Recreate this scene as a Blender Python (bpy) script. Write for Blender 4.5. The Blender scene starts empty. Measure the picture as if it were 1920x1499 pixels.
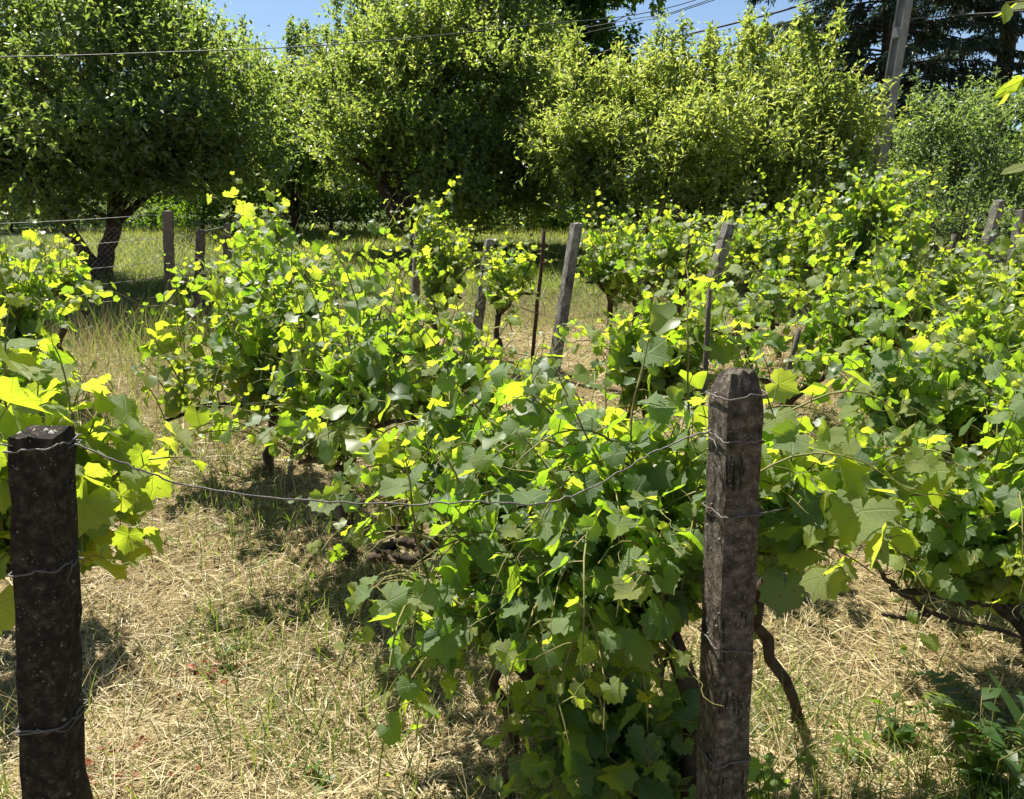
import bpy, math, random
import numpy as np
from mathutils import Vector, Matrix

SC = bpy.context.scene
COL = SC.collection
R = math.radians
rng = np.random.default_rng(7)
random.seed(7)

# ------------------------------------------------------------------ camera, sky, sun, exposure
EYE = Vector((0.0, 0.0, 1.55))
PITCH = R(11.0)
F = 1450.0
cam_d = bpy.data.cameras.new("camera")
cam_d.sensor_width = 36.0
cam_d.lens = F / 1920.0 * 36.0
cam_d.clip_start = 0.02
cam_d.clip_end = 2000.0
cam = bpy.data.objects.new("camera", cam_d)
cam.location = EYE
cam.rotation_euler = (R(90) - PITCH, 0, 0)
COL.objects.link(cam)
SC.camera = cam

SUN_AZ, SUN_EL = R(-40.0), R(63.0)          # azimuth from +Y (view direction), negative = to the left
world = bpy.data.worlds.new("World")
SC.world = world
world.use_nodes = True
wn = world.node_tree
sky = wn.nodes.new("ShaderNodeTexSky")
sky.sky_type = 'NISHITA'
sky.sun_disc = False
sky.sun_elevation = SUN_EL
sky.sun_rotation = SUN_AZ % (2 * math.pi)
sky.air_density = 1.0
sky.dust_density = 0.05
sky.ozone_density = 1.2
wn.links.new(sky.outputs[0], wn.nodes["Background"].inputs[0])
wn.nodes["Background"].inputs[1].default_value = 0.058

sun_d = bpy.data.lights.new("sun", 'SUN')
sun_d.energy = 5.0
sun_d.angle = R(0.5)
sun_d.color = (1.0, 0.95, 0.86)
sun = bpy.data.objects.new("sun", sun_d)
SUN_DIR = Vector((math.sin(SUN_AZ) * math.cos(SUN_EL), math.cos(SUN_AZ) * math.cos(SUN_EL), math.sin(SUN_EL)))
sun.rotation_euler = SUN_DIR.to_track_quat('Z', 'Y').to_euler()
sun.location = SUN_DIR * 60
COL.objects.link(sun)

SC.view_settings.view_transform = 'Standard'
SC.view_settings.look = 'None'
SC.view_settings.exposure = 1.35
SC.view_settings.gamma = 1.0
SC.view_settings.use_curve_mapping = False
SC.cycles.max_bounces = 8
SC.cycles.diffuse_bounces = 6
SC.cycles.glossy_bounces = 2
SC.cycles.transmission_bounces = 5
SC.cycles.transparent_max_bounces = 4

# ------------------------------------------------------------------ helpers
def at(px, py, Y):
    """world point at forward distance Y that a photograph pixel looks at"""
    u, v = (px - 960.0) / F, (749.5 - py) / F
    d = Vector((u, math.cos(PITCH) + v * math.sin(PITCH), -math.sin(PITCH) + v * math.cos(PITCH)))
    return EYE + d * (Y / d.y)

def mpx(Y):
    return Y / F * 1.02

_PY = np.array([-60, 0, 2.4, 6.0, 8.6, 9.4, 10.3, 12.5, 16, 25, 60, 200, 600])
_PZ = np.array([-2, 0, 0.0, 0.5, 0.58, 0.66, 1.0, 1.29, 1.8, 2.6, 6, 12, 20])

def wob(x, y, s=1.0, p=0.0):
    return (np.sin(x * 2.1 * s + 1.3 + p) * np.cos(y * 1.7 * s + .4 + p) + .6 * np.sin(x * 4.7 * s + y * 3.1 * s + p) +
            .4 * np.cos(y * 7.9 * s - x * 5.3 * s + 2 + p)) / 2.0

def ground_z(x, y):
    x = np.asarray(x, float); y = np.asarray(y, float)
    z = np.interp(y, _PY, _PZ)
    return z + 0.025 * wob(x, y) + 0.012 * wob(x, y, 3.1)

def gz(x, y):
    return float(ground_z(x, y))

def nrm(v):
    return v / np.maximum(np.linalg.norm(v, axis=-1, keepdims=True), 1e-9)

def mesh_np(name, verts, faces, mat, smooth=False, tint=None, uv=None):
    me = bpy.data.meshes.new(name)
    verts = np.ascontiguousarray(verts, np.float32)
    faces = np.ascontiguousarray(faces, np.int32)
    n, k = faces.shape
    me.vertices.add(len(verts)); me.vertices.foreach_set("co", verts.ravel())
    me.loops.add(n * k); me.loops.foreach_set("vertex_index", faces.ravel())
    me.polygons.add(n)
    me.polygons.foreach_set("loop_start", np.arange(0, n * k, k, dtype=np.int32))
    me.polygons.foreach_set("use_smooth", np.full(n, smooth, bool))
    if tint is not None:
        a = me.attributes.new("tint", 'FLOAT', 'FACE')
        a.data.foreach_set("value", np.ascontiguousarray(tint, np.float32))
    if uv is not None:
        l = me.uv_layers.new(name="UVMap")
        l.data.foreach_set("uv", np.ascontiguousarray(uv[faces.ravel()], np.float32).ravel())
    me.update(calc_edges=True)
    if mat: me.materials.append(mat)
    return me

def link(name, data, parent=None, loc=None):
    o = bpy.data.objects.new(name, data)
    COL.objects.link(o)
    if loc is not None: o.location = loc
    if parent is not None: o.parent = parent
    return o

def tag(o, label=None, cat=None, group=None, kind=None):
    if label: o["label"] = label
    if cat: o["category"] = cat
    if group: o["group"] = group
    if kind: o["kind"] = kind
    return o

def empty(name, loc, label, cat, group=None):
    o = bpy.data.objects.new(name, None)
    o.empty_display_size = 0.1
    o.location = loc
    COL.objects.link(o)
    return tag(o, label, cat, group)

class Tubes:
    """collects tapered tubes along polylines into one mesh"""
    def __init__(s): s.v, s.f, s.n = [], [], 0
    def add(s, pts, rad, sides=5, cap=True):
        pts = np.asarray(pts, float)
        m = len(pts)
        rad = np.broadcast_to(np.asarray(rad, float), (m,))
        t = np.gradient(pts, axis=0); t = nrm(t)
        ref = np.array([0.31, 0.17, 0.93]) if abs(t[:, 2]).mean() < .8 else np.array([0.95, 0.2, 0.1])
        a = nrm(np.cross(t, ref)); b = np.cross(t, a)
        ang = np.arange(sides) * 2 * np.pi / sides
        ring = pts[:, None] + rad[:, None, None] * (a[:, None] * np.cos(ang)[None, :, None] + b[:, None] * np.sin(ang)[None, :, None])
        s.v.append(ring.reshape(-1, 3))
        i, j = np.meshgrid(np.arange(m - 1), np.arange(sides), indexing='ij')
        j2 = (j + 1) % sides
        q = np.stack([i * sides + j, i * sides + j2, (i + 1) * sides + j2, (i + 1) * sides + j], -1).reshape(-1, 4)
        s.f.append(q + s.n)
        s.n += m * sides
        if cap:
            s.v.append(np.array([pts[0], pts[-1]]))
            jj = np.arange(sides)
            e0 = np.stack([jj, np.full(sides, m * sides), np.full(sides, m * sides), (jj + 1) % sides], -1)
            o = (m - 1) * sides
            tri0 = np.stack([(jj + 1) % sides, jj, np.full(sides, m * sides)], -1)
            tri1 = np.stack([o + jj, o + (jj + 1) % sides, np.full(sides, m * sides + 1)], -1)
            s.t = getattr(s, 't', [])
            s.t.append(np.concatenate([tri0, tri1]) + s.n - m * sides)
            s.n += 2
    def mesh(s, name, mat, smooth=True):
        v = np.concatenate(s.v)
        q = np.concatenate(s.f)
        tri = np.concatenate([q[:, [0, 1, 2]], q[:, [0, 2, 3]]])
        if getattr(s, 't', None): tri = np.concatenate([tri] + s.t)
        return mesh_np(name, v, tri, mat, smooth)

# ------------------------------------------------------------------ materials
def new_mat(name):
    m = bpy.data.materials.new(name)
    m.use_nodes = True
    nt = m.node_tree
    for n in list(nt.nodes): nt.nodes.remove(n)
    out = nt.nodes.new("ShaderNodeOutputMaterial")
    return m, nt, out

class G:
    def __init__(s, nt): s.nt = nt
    def n(s, typ, **kw):
        nd = s.nt.nodes.new(typ)
        for k, v in kw.items(): setattr(nd, k, v)
        return nd
    def set(s, sock, v):
        if hasattr(v, "is_linked") or isinstance(v, bpy.types.NodeSocket): s.nt.links.new(v, sock)
        else: sock.default_value = v
    def math(s, op, a, b=0.0, c=None):
        nd = s.n("ShaderNodeMath", operation=op)
        s.set(nd.inputs[0], a); s.set(nd.inputs[1], b)
        if c is not None: s.set(nd.inputs[2], c)
        return nd.outputs[0]
    def mix(s, f, a, b, blend='MIX'):
        nd = s.n("ShaderNodeMix", data_type='RGBA', blend_type=blend)
        s.set(nd.inputs[0], f); s.set(nd.inputs[6], a); s.set(nd.inputs[7], b)
        return nd.outputs[2]
    def noise(s, scale, detail=3.0, rough=.55, vec=None):
        nd = s.n("ShaderNodeTexNoise")
        nd.inputs["Scale"].default_value = scale
        nd.inputs["Detail"].default_value = detail
        nd.inputs["Roughness"].default_value = rough
        if vec is not None: s.nt.links.new(vec, nd.inputs["Vector"])
        return nd.outputs[0]
    def ramp(s, f, stops):
        nd = s.n("ShaderNodeValToRGB")
        e = nd.color_ramp.elements
        while len(e) < len(stops): e.new(0.5)
        for i, (p, c) in enumerate(stops):
            e[i].position = p; e[i].color = c if len(c) == 4 else (*c, 1)
        s.set(nd.inputs[0], f)
        return nd.outputs[0]
    def pos(s): return s.n("ShaderNodeNewGeometry").outputs["Position"]

def C(*a): return (*a, 1.0)

def leaf_mat(name, da, db, ta, tb, rough=.42, spec=.5, tfac=.5, under=None, veins=False, use_rand=True):
    m, nt, out = new_mat(name)
    g = G(nt)
    att = g.n("ShaderNodeAttribute", attribute_name="tint").outputs["Fac"]
    if use_rand:
        v = g.math('FRACT', g.math('ADD', att, g.n("ShaderNodeObjectInfo").outputs["Random"]))
    else:
        v = att
    d = g.mix(v, C(*da), C(*db)); t = g.mix(v, C(*ta), C(*tb))
    big = g.noise(60.0, 2)
    d = g.mix(g.math('MULTIPLY', big, .5), d, g.mix(1.0, d, C(.55, .6, .5), 'MULTIPLY'))
    if under is not None:
        d = g.mix(g.n("ShaderNodeNewGeometry").outputs["Backfacing"], d, C(*under))
    bump = None
    if veins:
        uv = g.n("ShaderNodeUVMap").outputs[0]
        sep = g.n("ShaderNodeSeparateXYZ"); nt.links.new(uv, sep.inputs[0])
        x = g.math('ABSOLUTE', sep.outputs[0]); y = sep.outputs[1]
        best = None
        for deg in (0, 50, 108):
            a = R(deg)
            cr = g.math('ABSOLUTE', g.math('SUBTRACT', g.math('MULTIPLY', x, math.cos(a)), g.math('MULTIPLY', y, math.sin(a))))
            dt = g.math('ADD', g.math('MULTIPLY', x, math.sin(a)), g.math('MULTIPLY', y, math.cos(a)))
            cr = g.math('ADD', cr, g.math('MULTIPLY', g.math('LESS_THAN', dt, 0.0), 9.0))
            best = cr if best is None else g.math('MINIMUM', best, cr)
        # feather veins branching off the main veins
        wv = g.math('ABSOLUTE', g.math('SINE', g.math('ADD', g.math('MULTIPLY', y, 34.0), g.math('MULTIPLY', x, -24.0))))
        fe = g.n("ShaderNodeMapRange"); g.set(fe.inputs[0], wv); fe.inputs[1].default_value = 0.0; fe.inputs[2].default_value = .28; fe.inputs[3].default_value = .45; fe.inputs[4].default_value = 0
        vm = g.n("ShaderNodeMapRange"); g.set(vm.inputs[0], best); vm.inputs[1].default_value = .004; vm.inputs[2].default_value = .02; vm.inputs[3].default_value = 1; vm.inputs[4].default_value = 0
        vein = g.math('MAXIMUM', vm.outputs[0], fe.outputs[0])
        d = g.mix(g.math('MULTIPLY', vein, .45), d, C(.22, .30, .10))
        t = g.mix(g.math('MULTIPLY', vein, .35), t, g.mix(1.0, t, C(.45, .55, .3), 'MULTIPLY'))
        # brown spots and scorched patches on some of the leaves
        off = g.n("ShaderNodeCombineXYZ"); g.set(off.inputs[2], g.math('MULTIPLY', v, 37.0))
        va = g.n("ShaderNodeVectorMath", operation='ADD'); nt.links.new(uv, va.inputs[0]); nt.links.new(off.outputs[0], va.inputs[1])
        sp = g.math('MULTIPLY', g.math('GREATER_THAN', g.noise(7.0, 3, .6, va.outputs[0]), .66), g.math('GREATER_THAN', g.math('FRACT', g.math('MULTIPLY', v, 7.3)), .55))
        d = g.mix(g.math('MULTIPLY', sp, .7), d, C(.16, .10, .035)); t = g.mix(g.math('MULTIPLY', sp, .7), t, C(.22, .12, .02))
        pal = g.noise(3.0, 2, .5, va.outputs[0])
        t = g.mix(g.math('MULTIPLY', pal, .5), t, g.mix(1.0, t, C(.62, .80, .6), 'MULTIPLY'))
        b = g.n("ShaderNodeBump"); b.inputs["Strength"].default_value = .5; b.inputs["Distance"].default_value = .003
        g.set(b.inputs["Height"], g.math('SUBTRACT', g.math('MULTIPLY', g.noise(150.0, 2), .8), vein))
        bump = b.outputs[0]
    p = g.n("ShaderNodeBsdfPrincipled")
    g.set(p.inputs["Base Color"], d)
    p.inputs["Roughness"].default_value = rough
    p.inputs["Specular IOR Level"].default_value = spec
    tr = g.n("ShaderNodeBsdfTranslucent"); g.set(tr.inputs[0], t)
    if bump is not None:
        nt.links.new(bump, p.inputs["Normal"]); nt.links.new(bump, tr.inputs["Normal"])
    mx = g.n("ShaderNodeMixShader"); mx.inputs[0].default_value = tfac
    nt.links.new(p.outputs[0], mx.inputs[1]); nt.links.new(tr.outputs[0], mx.inputs[2])
    nt.links.new(mx.outputs[0], out.inputs[0])
    return m

def rough_mat(name, stops, scale=8.0, rough=.85, bump=.4, bscale=None, bdist=.01, spec=.25, detail=6, vor=None, crack=False):
    m, nt, out = new_mat(name)
    g = G(nt)
    co = g.n("ShaderNodeTexCoord").outputs["Object"]
    nz = g.noise(scale, detail, .6, co)
    c = g.ramp(nz, stops)
    if vor:
        vo = g.n("ShaderNodeTexVoronoi"); vo.inputs["Scale"].default_value = vor[0]; nt.links.new(co, vo.inputs["Vector"])
        fm = g.math('MULTIPLY', g.math('LESS_THAN', vo.outputs["Distance"], vor[1]), g.math('GREATER_THAN', g.noise(vor[0] * .35, 1, .5, co), vor[2]))
        c = g.mix(fm, c, C(*vor[3]))
    h = g.noise(bscale or scale * 6, 6, .65, co)
    if crack:
        mp = g.n("ShaderNodeMapping"); mp.inputs["Scale"].default_value = (26, 26, 2.2); nt.links.new(co, mp.inputs["Vector"])
        cn = g.math('ABSOLUTE', g.math('SUBTRACT', g.noise(1.0, 5, .62, mp.outputs[0]), .5))
        ck = g.n("ShaderNodeMapRange"); g.set(ck.inputs[0], cn); ck.inputs[1].default_value = .004; ck.inputs[2].default_value = .016; ck.inputs[3].default_value = 1; ck.inputs[4].default_value = 0
        ck = g.math('MULTIPLY', ck.outputs[0], g.math('GREATER_THAN', g.noise(7, 2, .5, co), .57))
        c = g.mix(g.math('MULTIPLY', ck, .85), c, C(.006, .005, .004))
        h = g.math('SUBTRACT', h, g.math('MULTIPLY', ck, 1.2))
        st = g.n("ShaderNodeMapping"); st.inputs["Scale"].default_value = (22, 22, 3); nt.links.new(co, st.inputs["Vector"])
        c = g.mix(g.math('MULTIPLY', g.ramp(g.noise(1.0, 4, .6, st.outputs[0]), [(.5, (0, 0, 0)), (.68, (1, 1, 1))]), .28), c, g.mix(1.0, c, C(2.6, 2.7, 2.7), 'MULTIPLY'))
    p = g.n("ShaderNodeBsdfPrincipled")
    g.set(p.inputs["Base Color"], c)
    p.inputs["Roughness"].default_value = rough
    p.inputs["Specular IOR Level"].default_value = spec
    b = g.n("ShaderNodeBump"); b.inputs["Strength"].default_value = bump; b.inputs["Distance"].default_value = bdist
    g.set(b.inputs["Height"], h)
    nt.links.new(b.outputs[0], p.inputs["Normal"])
    nt.links.new(p.outputs[0], out.inputs[0])
    return m

M = {}
M['leaf_old'] = leaf_mat('vine_leaf_mature', (.054, .108, .030), (.108, .168, .058), (.20, .41, .02), (.38, .56, .03), .52, 1.0, .50, (.12, .17, .08), True)
M['leaf_mid'] = leaf_mat('vine_leaf_midseason', (.080, .140, .030), (.135, .19, .050), (.36, .60, .02), (.52, .70, .03), .5, .9, .55, (.14, .20, .08), True)
M['leaf_young'] = leaf_mat('vine_leaf_young', (.12, .175, .03), (.18, .21, .05), (.58, .72, .03), (.70, .78, .06), .46, .7, .60, (.18, .23, .07), True)
M['leaf_joined'] = leaf_mat('vine_leaf_inner', (.055, .10, .028), (.12, .17, .04), (.24, .42, .02), (.58, .70, .03), .5, .9, .53, (.13, .18, .08), False)
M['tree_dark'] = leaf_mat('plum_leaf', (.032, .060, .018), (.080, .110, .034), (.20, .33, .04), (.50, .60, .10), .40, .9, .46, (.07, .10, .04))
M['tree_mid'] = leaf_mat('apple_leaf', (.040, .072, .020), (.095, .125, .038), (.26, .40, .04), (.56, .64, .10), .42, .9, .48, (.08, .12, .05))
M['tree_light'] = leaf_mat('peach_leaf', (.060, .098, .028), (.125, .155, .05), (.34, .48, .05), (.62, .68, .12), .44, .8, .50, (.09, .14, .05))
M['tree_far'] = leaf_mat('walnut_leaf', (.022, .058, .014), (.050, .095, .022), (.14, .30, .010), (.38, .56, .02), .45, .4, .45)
M['shrub'] = leaf_mat('shrub_leaf', (.045, .08, .03), (.095, .14, .055), (.22, .36, .06), (.48, .60, .12), .5, .8, .45, (.12, .15, .09))
M['shrub_pale'] = leaf_mat('pale_shrub_leaf', (.06, .10, .045), (.11, .16, .07), (.18, .28, .05), (.34, .46, .06), .45, .45, .40, (.15, .18, .12))
M['needle'] = leaf_mat('spruce_needle', (.022, .042, .024), (.055, .085, .045), (.04, .09, .03), (.12, .18, .05), .5, .6, .25)
M['straw'] = leaf_mat('dry_straw', (.28, .205, .085), (.74, .62, .36), (.28, .21, .07), (.58, .48, .22), .5, .4, .30, None, False)
M['grass'] = leaf_mat('green_grass', (.045, .095, .018), (.12, .17, .04), (.18, .32, .02), (.42, .50, .06), .45, .4, .42, None, False)
M['lawn'] = leaf_mat('lawn_grass', (.09, .14, .03), (.24, .24, .08), (.34, .44, .04), (.6, .58, .14), .5, .35, .42, None, False)
M['weed'] = leaf_mat('weed_leaf', (.05, .10, .02), (.10, .16, .03), (.22, .40, .02), (.40, .56, .03), .42, .5, .48)
M['red_leaf'] = leaf_mat('red_dead_leaf', (.22, .045, .02), (.34, .09, .035), (.3, .05, .02), (.4, .10, .03), .6, .3, .3)
M['poppy'] = leaf_mat('poppy_petal', (.55, .02, .01), (.6, .04, .02), (.7, .03, .01), (.7, .05, .02), .5, .3, .4)
M['bark'] = rough_mat('tree_bark', [(.3, (.020, .015, .011)), (.7, (.085, .066, .050))], 9, .9, .9, 30, .03)
M['vine_bark'] = rough_mat('vine_bark', [(.3, (.022, .015, .010)), (.72, (.11, .075, .048))], 22, .9, .9, 90, .012)
M['cane'] = rough_mat('green_cane', [(.3, (.10, .13, .03)), (.7, (.22, .17, .06))], 20, .55, .2)
M['drycane'] = rough_mat('dry_cane', [(.3, (.10, .065, .035)), (.7, (.28, .21, .13))], 30, .7, .3)
M['wire'] = rough_mat('rusty_galvanised_wire', [(.3, (.04, .03, .024)), (.7, (.17, .15, .13))], 40, .5, .3, spec=.5)
M['cable'] = rough_mat('power_cable', [(.3, (.018, .018, .02)), (.7, (.05, .05, .055))], 10, .6, .1)
M['rust'] = rough_mat('rusty_rod', [(.3, (.030, .018, .013)), (.7, (.11, .055, .035))], 40, .8, .5)
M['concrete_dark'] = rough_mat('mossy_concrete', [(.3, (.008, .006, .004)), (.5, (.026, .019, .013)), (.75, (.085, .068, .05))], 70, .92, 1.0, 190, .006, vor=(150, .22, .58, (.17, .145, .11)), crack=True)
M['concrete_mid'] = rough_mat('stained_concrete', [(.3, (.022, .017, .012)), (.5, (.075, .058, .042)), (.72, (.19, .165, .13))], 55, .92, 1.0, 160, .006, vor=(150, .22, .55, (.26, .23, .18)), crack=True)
M['concrete'] = rough_mat('weathered_concrete', [(.25, (.06, .054, .045)), (.5, (.15, .135, .115)), (.78, (.27, .25, .22))], 16, .92, .8, 70, .008, vor=(90, .30, .6, (.36, .34, .30)), crack=True)
M['pebble'] = rough_mat('concrete_pebble', [(.3, (.05, .04, .03)), (.7, (.24, .20, .15))], 40, .7, .3)
M['lichen'] = rough_mat('pale_lichen', [(.3, (.16, .15, .12)), (.7, (.48, .46, .41))], 40, .95, .8, 120, .006)
M['wood'] = rough_mat('grey_weathered_wood', [(.3, (.055, .042, .032)), (.7, (.17, .14, .115))], 14, .88, .7, 60, .01)
M['pole'] = rough_mat('pole_concrete', [(.3, (.13, .13, .125)), (.7, (.24, .235, .225))], 5, .9, .35, 60, .006)
M['pole_recess'] = rough_mat('pole_recess_concrete', [(.3, (.10, .075, .06)), (.7, (.18, .14, .11))], 8, .9, .35)

def ground_mat():
    m, nt, out = new_mat('dry_earth_and_thatch')
    g = G(nt)
    P = g.pos()
    a = g.noise(1.3, 4, .6, P); b = g.noise(28, 6, .7, P)
    c = g.ramp(b, [(.28, (.06, .042, .022)), (.5, (.20, .145, .07)), (.74, (.42, .33, .17))])
    gr = g.ramp(b, [(.3, (.03, .045, .012)), (.7, (.13, .16, .05))])
    sep = g.n("ShaderNodeSeparateXYZ"); nt.links.new(P, sep.inputs[0])
    far = g.n("ShaderNodeMapRange"); g.set(far.inputs[0], sep.outputs[1]); far.inputs[1].default_value = 9.0; far.inputs[2].default_value = 11.0
    msk = g.math('MAXIMUM', g.ramp(a, [(.52, (0, 0, 0)), (.68, (.7, .7, .7))]), far.outputs[0])
    c = g.mix(msk, c, gr)
    p = g.n("ShaderNodeBsdfPrincipled"); g.set(p.inputs["Base Color"], c)
    p.inputs["Roughness"].default_value = .95; p.inputs["Specular IOR Level"].default_value = .1
    bp = g.n("ShaderNodeBump"); bp.inputs["Strength"].default_value = .9; bp.inputs["Distance"].default_value = .03
    g.set(bp.inputs["Height"], g.noise(45, 6, .7, P)); nt.links.new(bp.outputs[0], p.inputs["Normal"])
    nt.links.new(p.outputs[0], out.inputs[0])
    return m

# ------------------------------------------------------------------ ground
def build_ground():
    xs = np.concatenate([-np.geomspace(6, 600, 22)[::-1], np.linspace(-5.8, 5.8, 110), np.geomspace(6, 600, 22)])
    ys = np.concatenate([-np.geomspace(2, 60, 8)[::-1], np.linspace(-1.8, 13, 140), np.geomspace(13.2, 600, 40)])
    X, Y = np.meshgrid(xs, ys, indexing='ij')
    Z = ground_z(X, Y)
    v = np.stack([X, Y, Z], -1).reshape(-1, 3)
    nx, ny = len(xs), len(ys)
    i, j = np.meshgrid(np.arange(nx - 1), np.arange(ny - 1), indexing='ij')
    q = np.stack([i * ny + j, (i + 1) * ny + j, (i + 1) * ny + j + 1, i * ny + j + 1], -1).reshape(-1, 4)
    o = link('ground', mesh_np('ground', v, q, ground_mat(), True))
    tag(o, 'dry sloping vineyard ground rising to the orchard terrace', None, None, 'structure')

build_ground()

def blades(name, n, pts, length, width, flat, mat, label, seg=3, tint_fn=None, kind='stuff', droop=.6):
    """n grass blades or straws: strips of seg quads at pts; flat 0 = upright, 1 = lying"""
    L = length; n = len(pts)
    az = rng.uniform(0, 2 * np.pi, n)
    el = flat(n)                                              # elevation angle
    d = np.stack([np.cos(az) * np.cos(el), np.sin(az) * np.cos(el), np.sin(el)], -1)
    side = np.stack([-np.sin(az), np.cos(az), np.zeros(n)], -1)
    tw = rng.normal(0, .5, n)[:, None]
    upv = np.cross(d, side)
    side = nrm(side * np.cos(tw) + upv * np.sin(tw))
    bend = rng.normal(0, .25, (n, 1)) * side
    V = []
    for k in range(seg + 1):
        s = k / seg
        c = pts + d * (L * s)[:, None] + bend * (L * s * s)[:, None]
        c[:, 2] -= droop * L * s * s * np.cos(el) * .5
        c[:, 2] = np.maximum(c[:, 2], ground_z(c[:, 0], c[:, 1]) + .003 + .012 * rng.random(n) * (s > 0))
        w = width * (1 - .85 * s ** 1.5)
        V += [c - side * w[:, None] * .5, c + side * w[:, None] * .5]
    V = np.stack(V, 1).reshape(-1, 3)
    m = 2 * (seg + 1)
    base = (np.arange(n) * m)[:, None]
    F_ = np.concatenate([base + np.array([2 * k, 2 * k + 1, 2 * k + 3, 2 * k + 2]) for k in range(seg)], 1).reshape(-1, 4)
    t = tint_fn(pts) if tint_fn else rng.random(n)
    o = link(name, mesh_np(name, V, F_, mat, False, np.repeat(t, seg)))
    return tag(o, label, None, None, kind)

def scatter(n, x0, x1, y0, y1, dens=None):
    x = rng.uniform(x0, x1, n); y = rng.uniform(y0, y1, n)
    if dens is not None:
        k = rng.random(n) < dens(x, y); x, y = x[k], y[k]
    return np.stack([x, y, ground_z(x, y)], -1)

def fan(n, y0, y1, dens=None):
    """points spread over the wedge of ground the view covers, denser near"""
    y = y0 * (y1 / y0) ** rng.random(n)
    x = rng.uniform(-.78, .78, n) * (y + .5)
    if dens is not None:
        k = rng.random(n) < dens(x, y); x, y = x[k], y[k]
    return np.stack([x, y, ground_z(x, y)], -1)

p = fan(64000, 1.5, 9.2); p[:, 2] += rng.random(len(p)) ** 2 * .035
blades('dry_straw', 0, p, rng.uniform(.05, .22, len(p)), rng.uniform(.0016, .0042, len(p)),
       lambda n: np.clip(rng.normal(.10, .2, n), -.1, .9), M['straw'], 'pale cut straw lying all over the vineyard ground')
p = scatter(16000, -5.5, 6, 4.2, 9.3); p[:, 2] += rng.random(len(p)) ** 2 * .05
blades('dry_hay', 0, p, rng.uniform(.08, .30, len(p)), rng.uniform(.004, .008, len(p)),
       lambda n: np.clip(rng.normal(.25, .35, n), -.1, 1.3), M['straw'], 'loose dry hay in the clearing between the far vine rows')
p = fan(9000, 1.6, 9.0, lambda x, y: np.clip(.35 + .6 * wob(x, y, .7, 2), .05, 1))
blades('dry_grass', 0, p, rng.uniform(.12, .40, len(p)), rng.uniform(.002, .004, len(p)),
       lambda n: rng.uniform(.5, 1.5, n), M['straw'], 'standing dry grass stalks between the vine rows', 4)
p = fan(56000, 1.6, 9.0, lambda x, y: np.clip(.18 + .75 * wob(x, y, .9, 4) + .35 * (x < -1.2) * (y > 3.5), .04, 1))
blades('green_grass', 0, p, rng.uniform(.06, .24, len(p)), rng.uniform(.003, .006, len(p)),
       lambda n: rng.uniform(.5, 1.5, n), M['grass'], 'green grass blades growing through the straw', 4)
p = scatter(2600, -4.8, -1.2, 4.6, 8.4, lambda x, y: np.clip(.45 + .6 * wob(x, y, 1.2), 0, 1))
blades('tall_grass', 0, p, rng.uniform(.3, .75, len(p)), rng.uniform(.004, .008, len(p)),
       lambda n: rng.uniform(1.0, 1.52, n), M['grass'], 'tall half dry grass in the lane beside the wire fence', 5, droop=1.0)
p = scatter(3600, -4.8, -1.0, 4.4, 8.4, lambda x, y: np.clip(.5 + .6 * wob(x, y, 1.4, 3), 0, 1))
blades('tall_dry_grass', 0, p, rng.uniform(.25, .65, len(p)), rng.uniform(.003, .006, len(p)),
       lambda n: rng.uniform(1.0, 1.52, n), M['straw'], 'tall dry straw coloured grass in the lane beside the wire fence', 4, droop=1.0)
p = scatter(52000, -9, 8, 10.2, 18.5)
blades('lawn_grass', 0, p, rng.uniform(.06, .2, len(p)), rng.uniform(.006, .012, len(p)),
       lambda n: rng.uniform(.6, 1.5, n), M['lawn'], 'sunny lawn grass under the fruit trees', 2)
p = scatter(5000, -8, 5, 8.8, 10.6)
blades('bank_grass', 0, p, rng.uniform(.15, .5, len(p)), rng.uniform(.004, .008, len(p)),
       lambda n: rng.uniform(.6, 1.5, n), M['grass'], 'rough grass on the bank behind the wire fence', 4)

# ------------------------------------------------------------------ leaf shapes
def grape_leaf(n_out, seed):
    r = np.random.default_rng(seed)
    key_a = np.array([0, 14, 29, 42, 55, 70, 86, 100, 115, 130, 145, 158, 170, 180.0])
    key_r = np.array([1.0, .91, .79, .86, .94, .85, .74, .77, .80, .74, .66, .56, .36, .06])
    th = np.linspace(-np.pi, np.pi, n_out, endpoint=False)
    dg = np.abs(np.degrees(th))
    rr = np.interp(dg, key_a, key_r * (1 + r.normal(0, .035, len(key_r))))
    tooth = np.where(np.arange(n_out) % 2 == 0, 1.07, .91) if n_out >= 20 else 1.0
    rr = rr * np.where(dg > 172, 1, tooth) * .62
    fold, cup, ph = r.uniform(-.05, .5), r.uniform(-.1, .75), r.uniform(0, 6)
    wav = r.uniform(.04, .14)
    twist = r.normal(0, .4)
    def z(x, y):
        rad = np.hypot(x, y); t = np.arctan2(x, y)
        return fold * np.abs(x) - cup * rad ** 2 + wav * rad * np.sin(3 * t + ph) * 1.6 + .04 * rad * np.cos(t * 6.6) + twist * x * y
    xo, yo = np.sin(th) * rr, np.cos(th) * rr
    V = [[0, 0, 0]]
    if n_out >= 20:
        h = n_out // 2
        xi, yi = xo[::2] * .52, yo[::2] * .52
        x = np.concatenate([[0], xi, xo]); y = np.concatenate([[0], yi, yo])
        T = []
        for k in range(h):
            a, b = 1 + k, 1 + (k + 1) % h
            o0, o1, o2 = 1 + h + 2 * k, 1 + h + 2 * k + 1, 1 + h + (2 * k + 2) % n_out
            T += [(0, b, a), (a, o1, o0), (a, b, o1), (b, o2, o1)]
    else:
        x = np.concatenate([[0], xo]); y = np.concatenate([[0], yo])
        T = [(0, 1 + (k + 1) % n_out, 1 + k) for k in range(n_out)]
    v = np.stack([x, y, z(x, y)], -1)
    return v, np.array(T, int), np.stack([x, y], -1)

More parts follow.
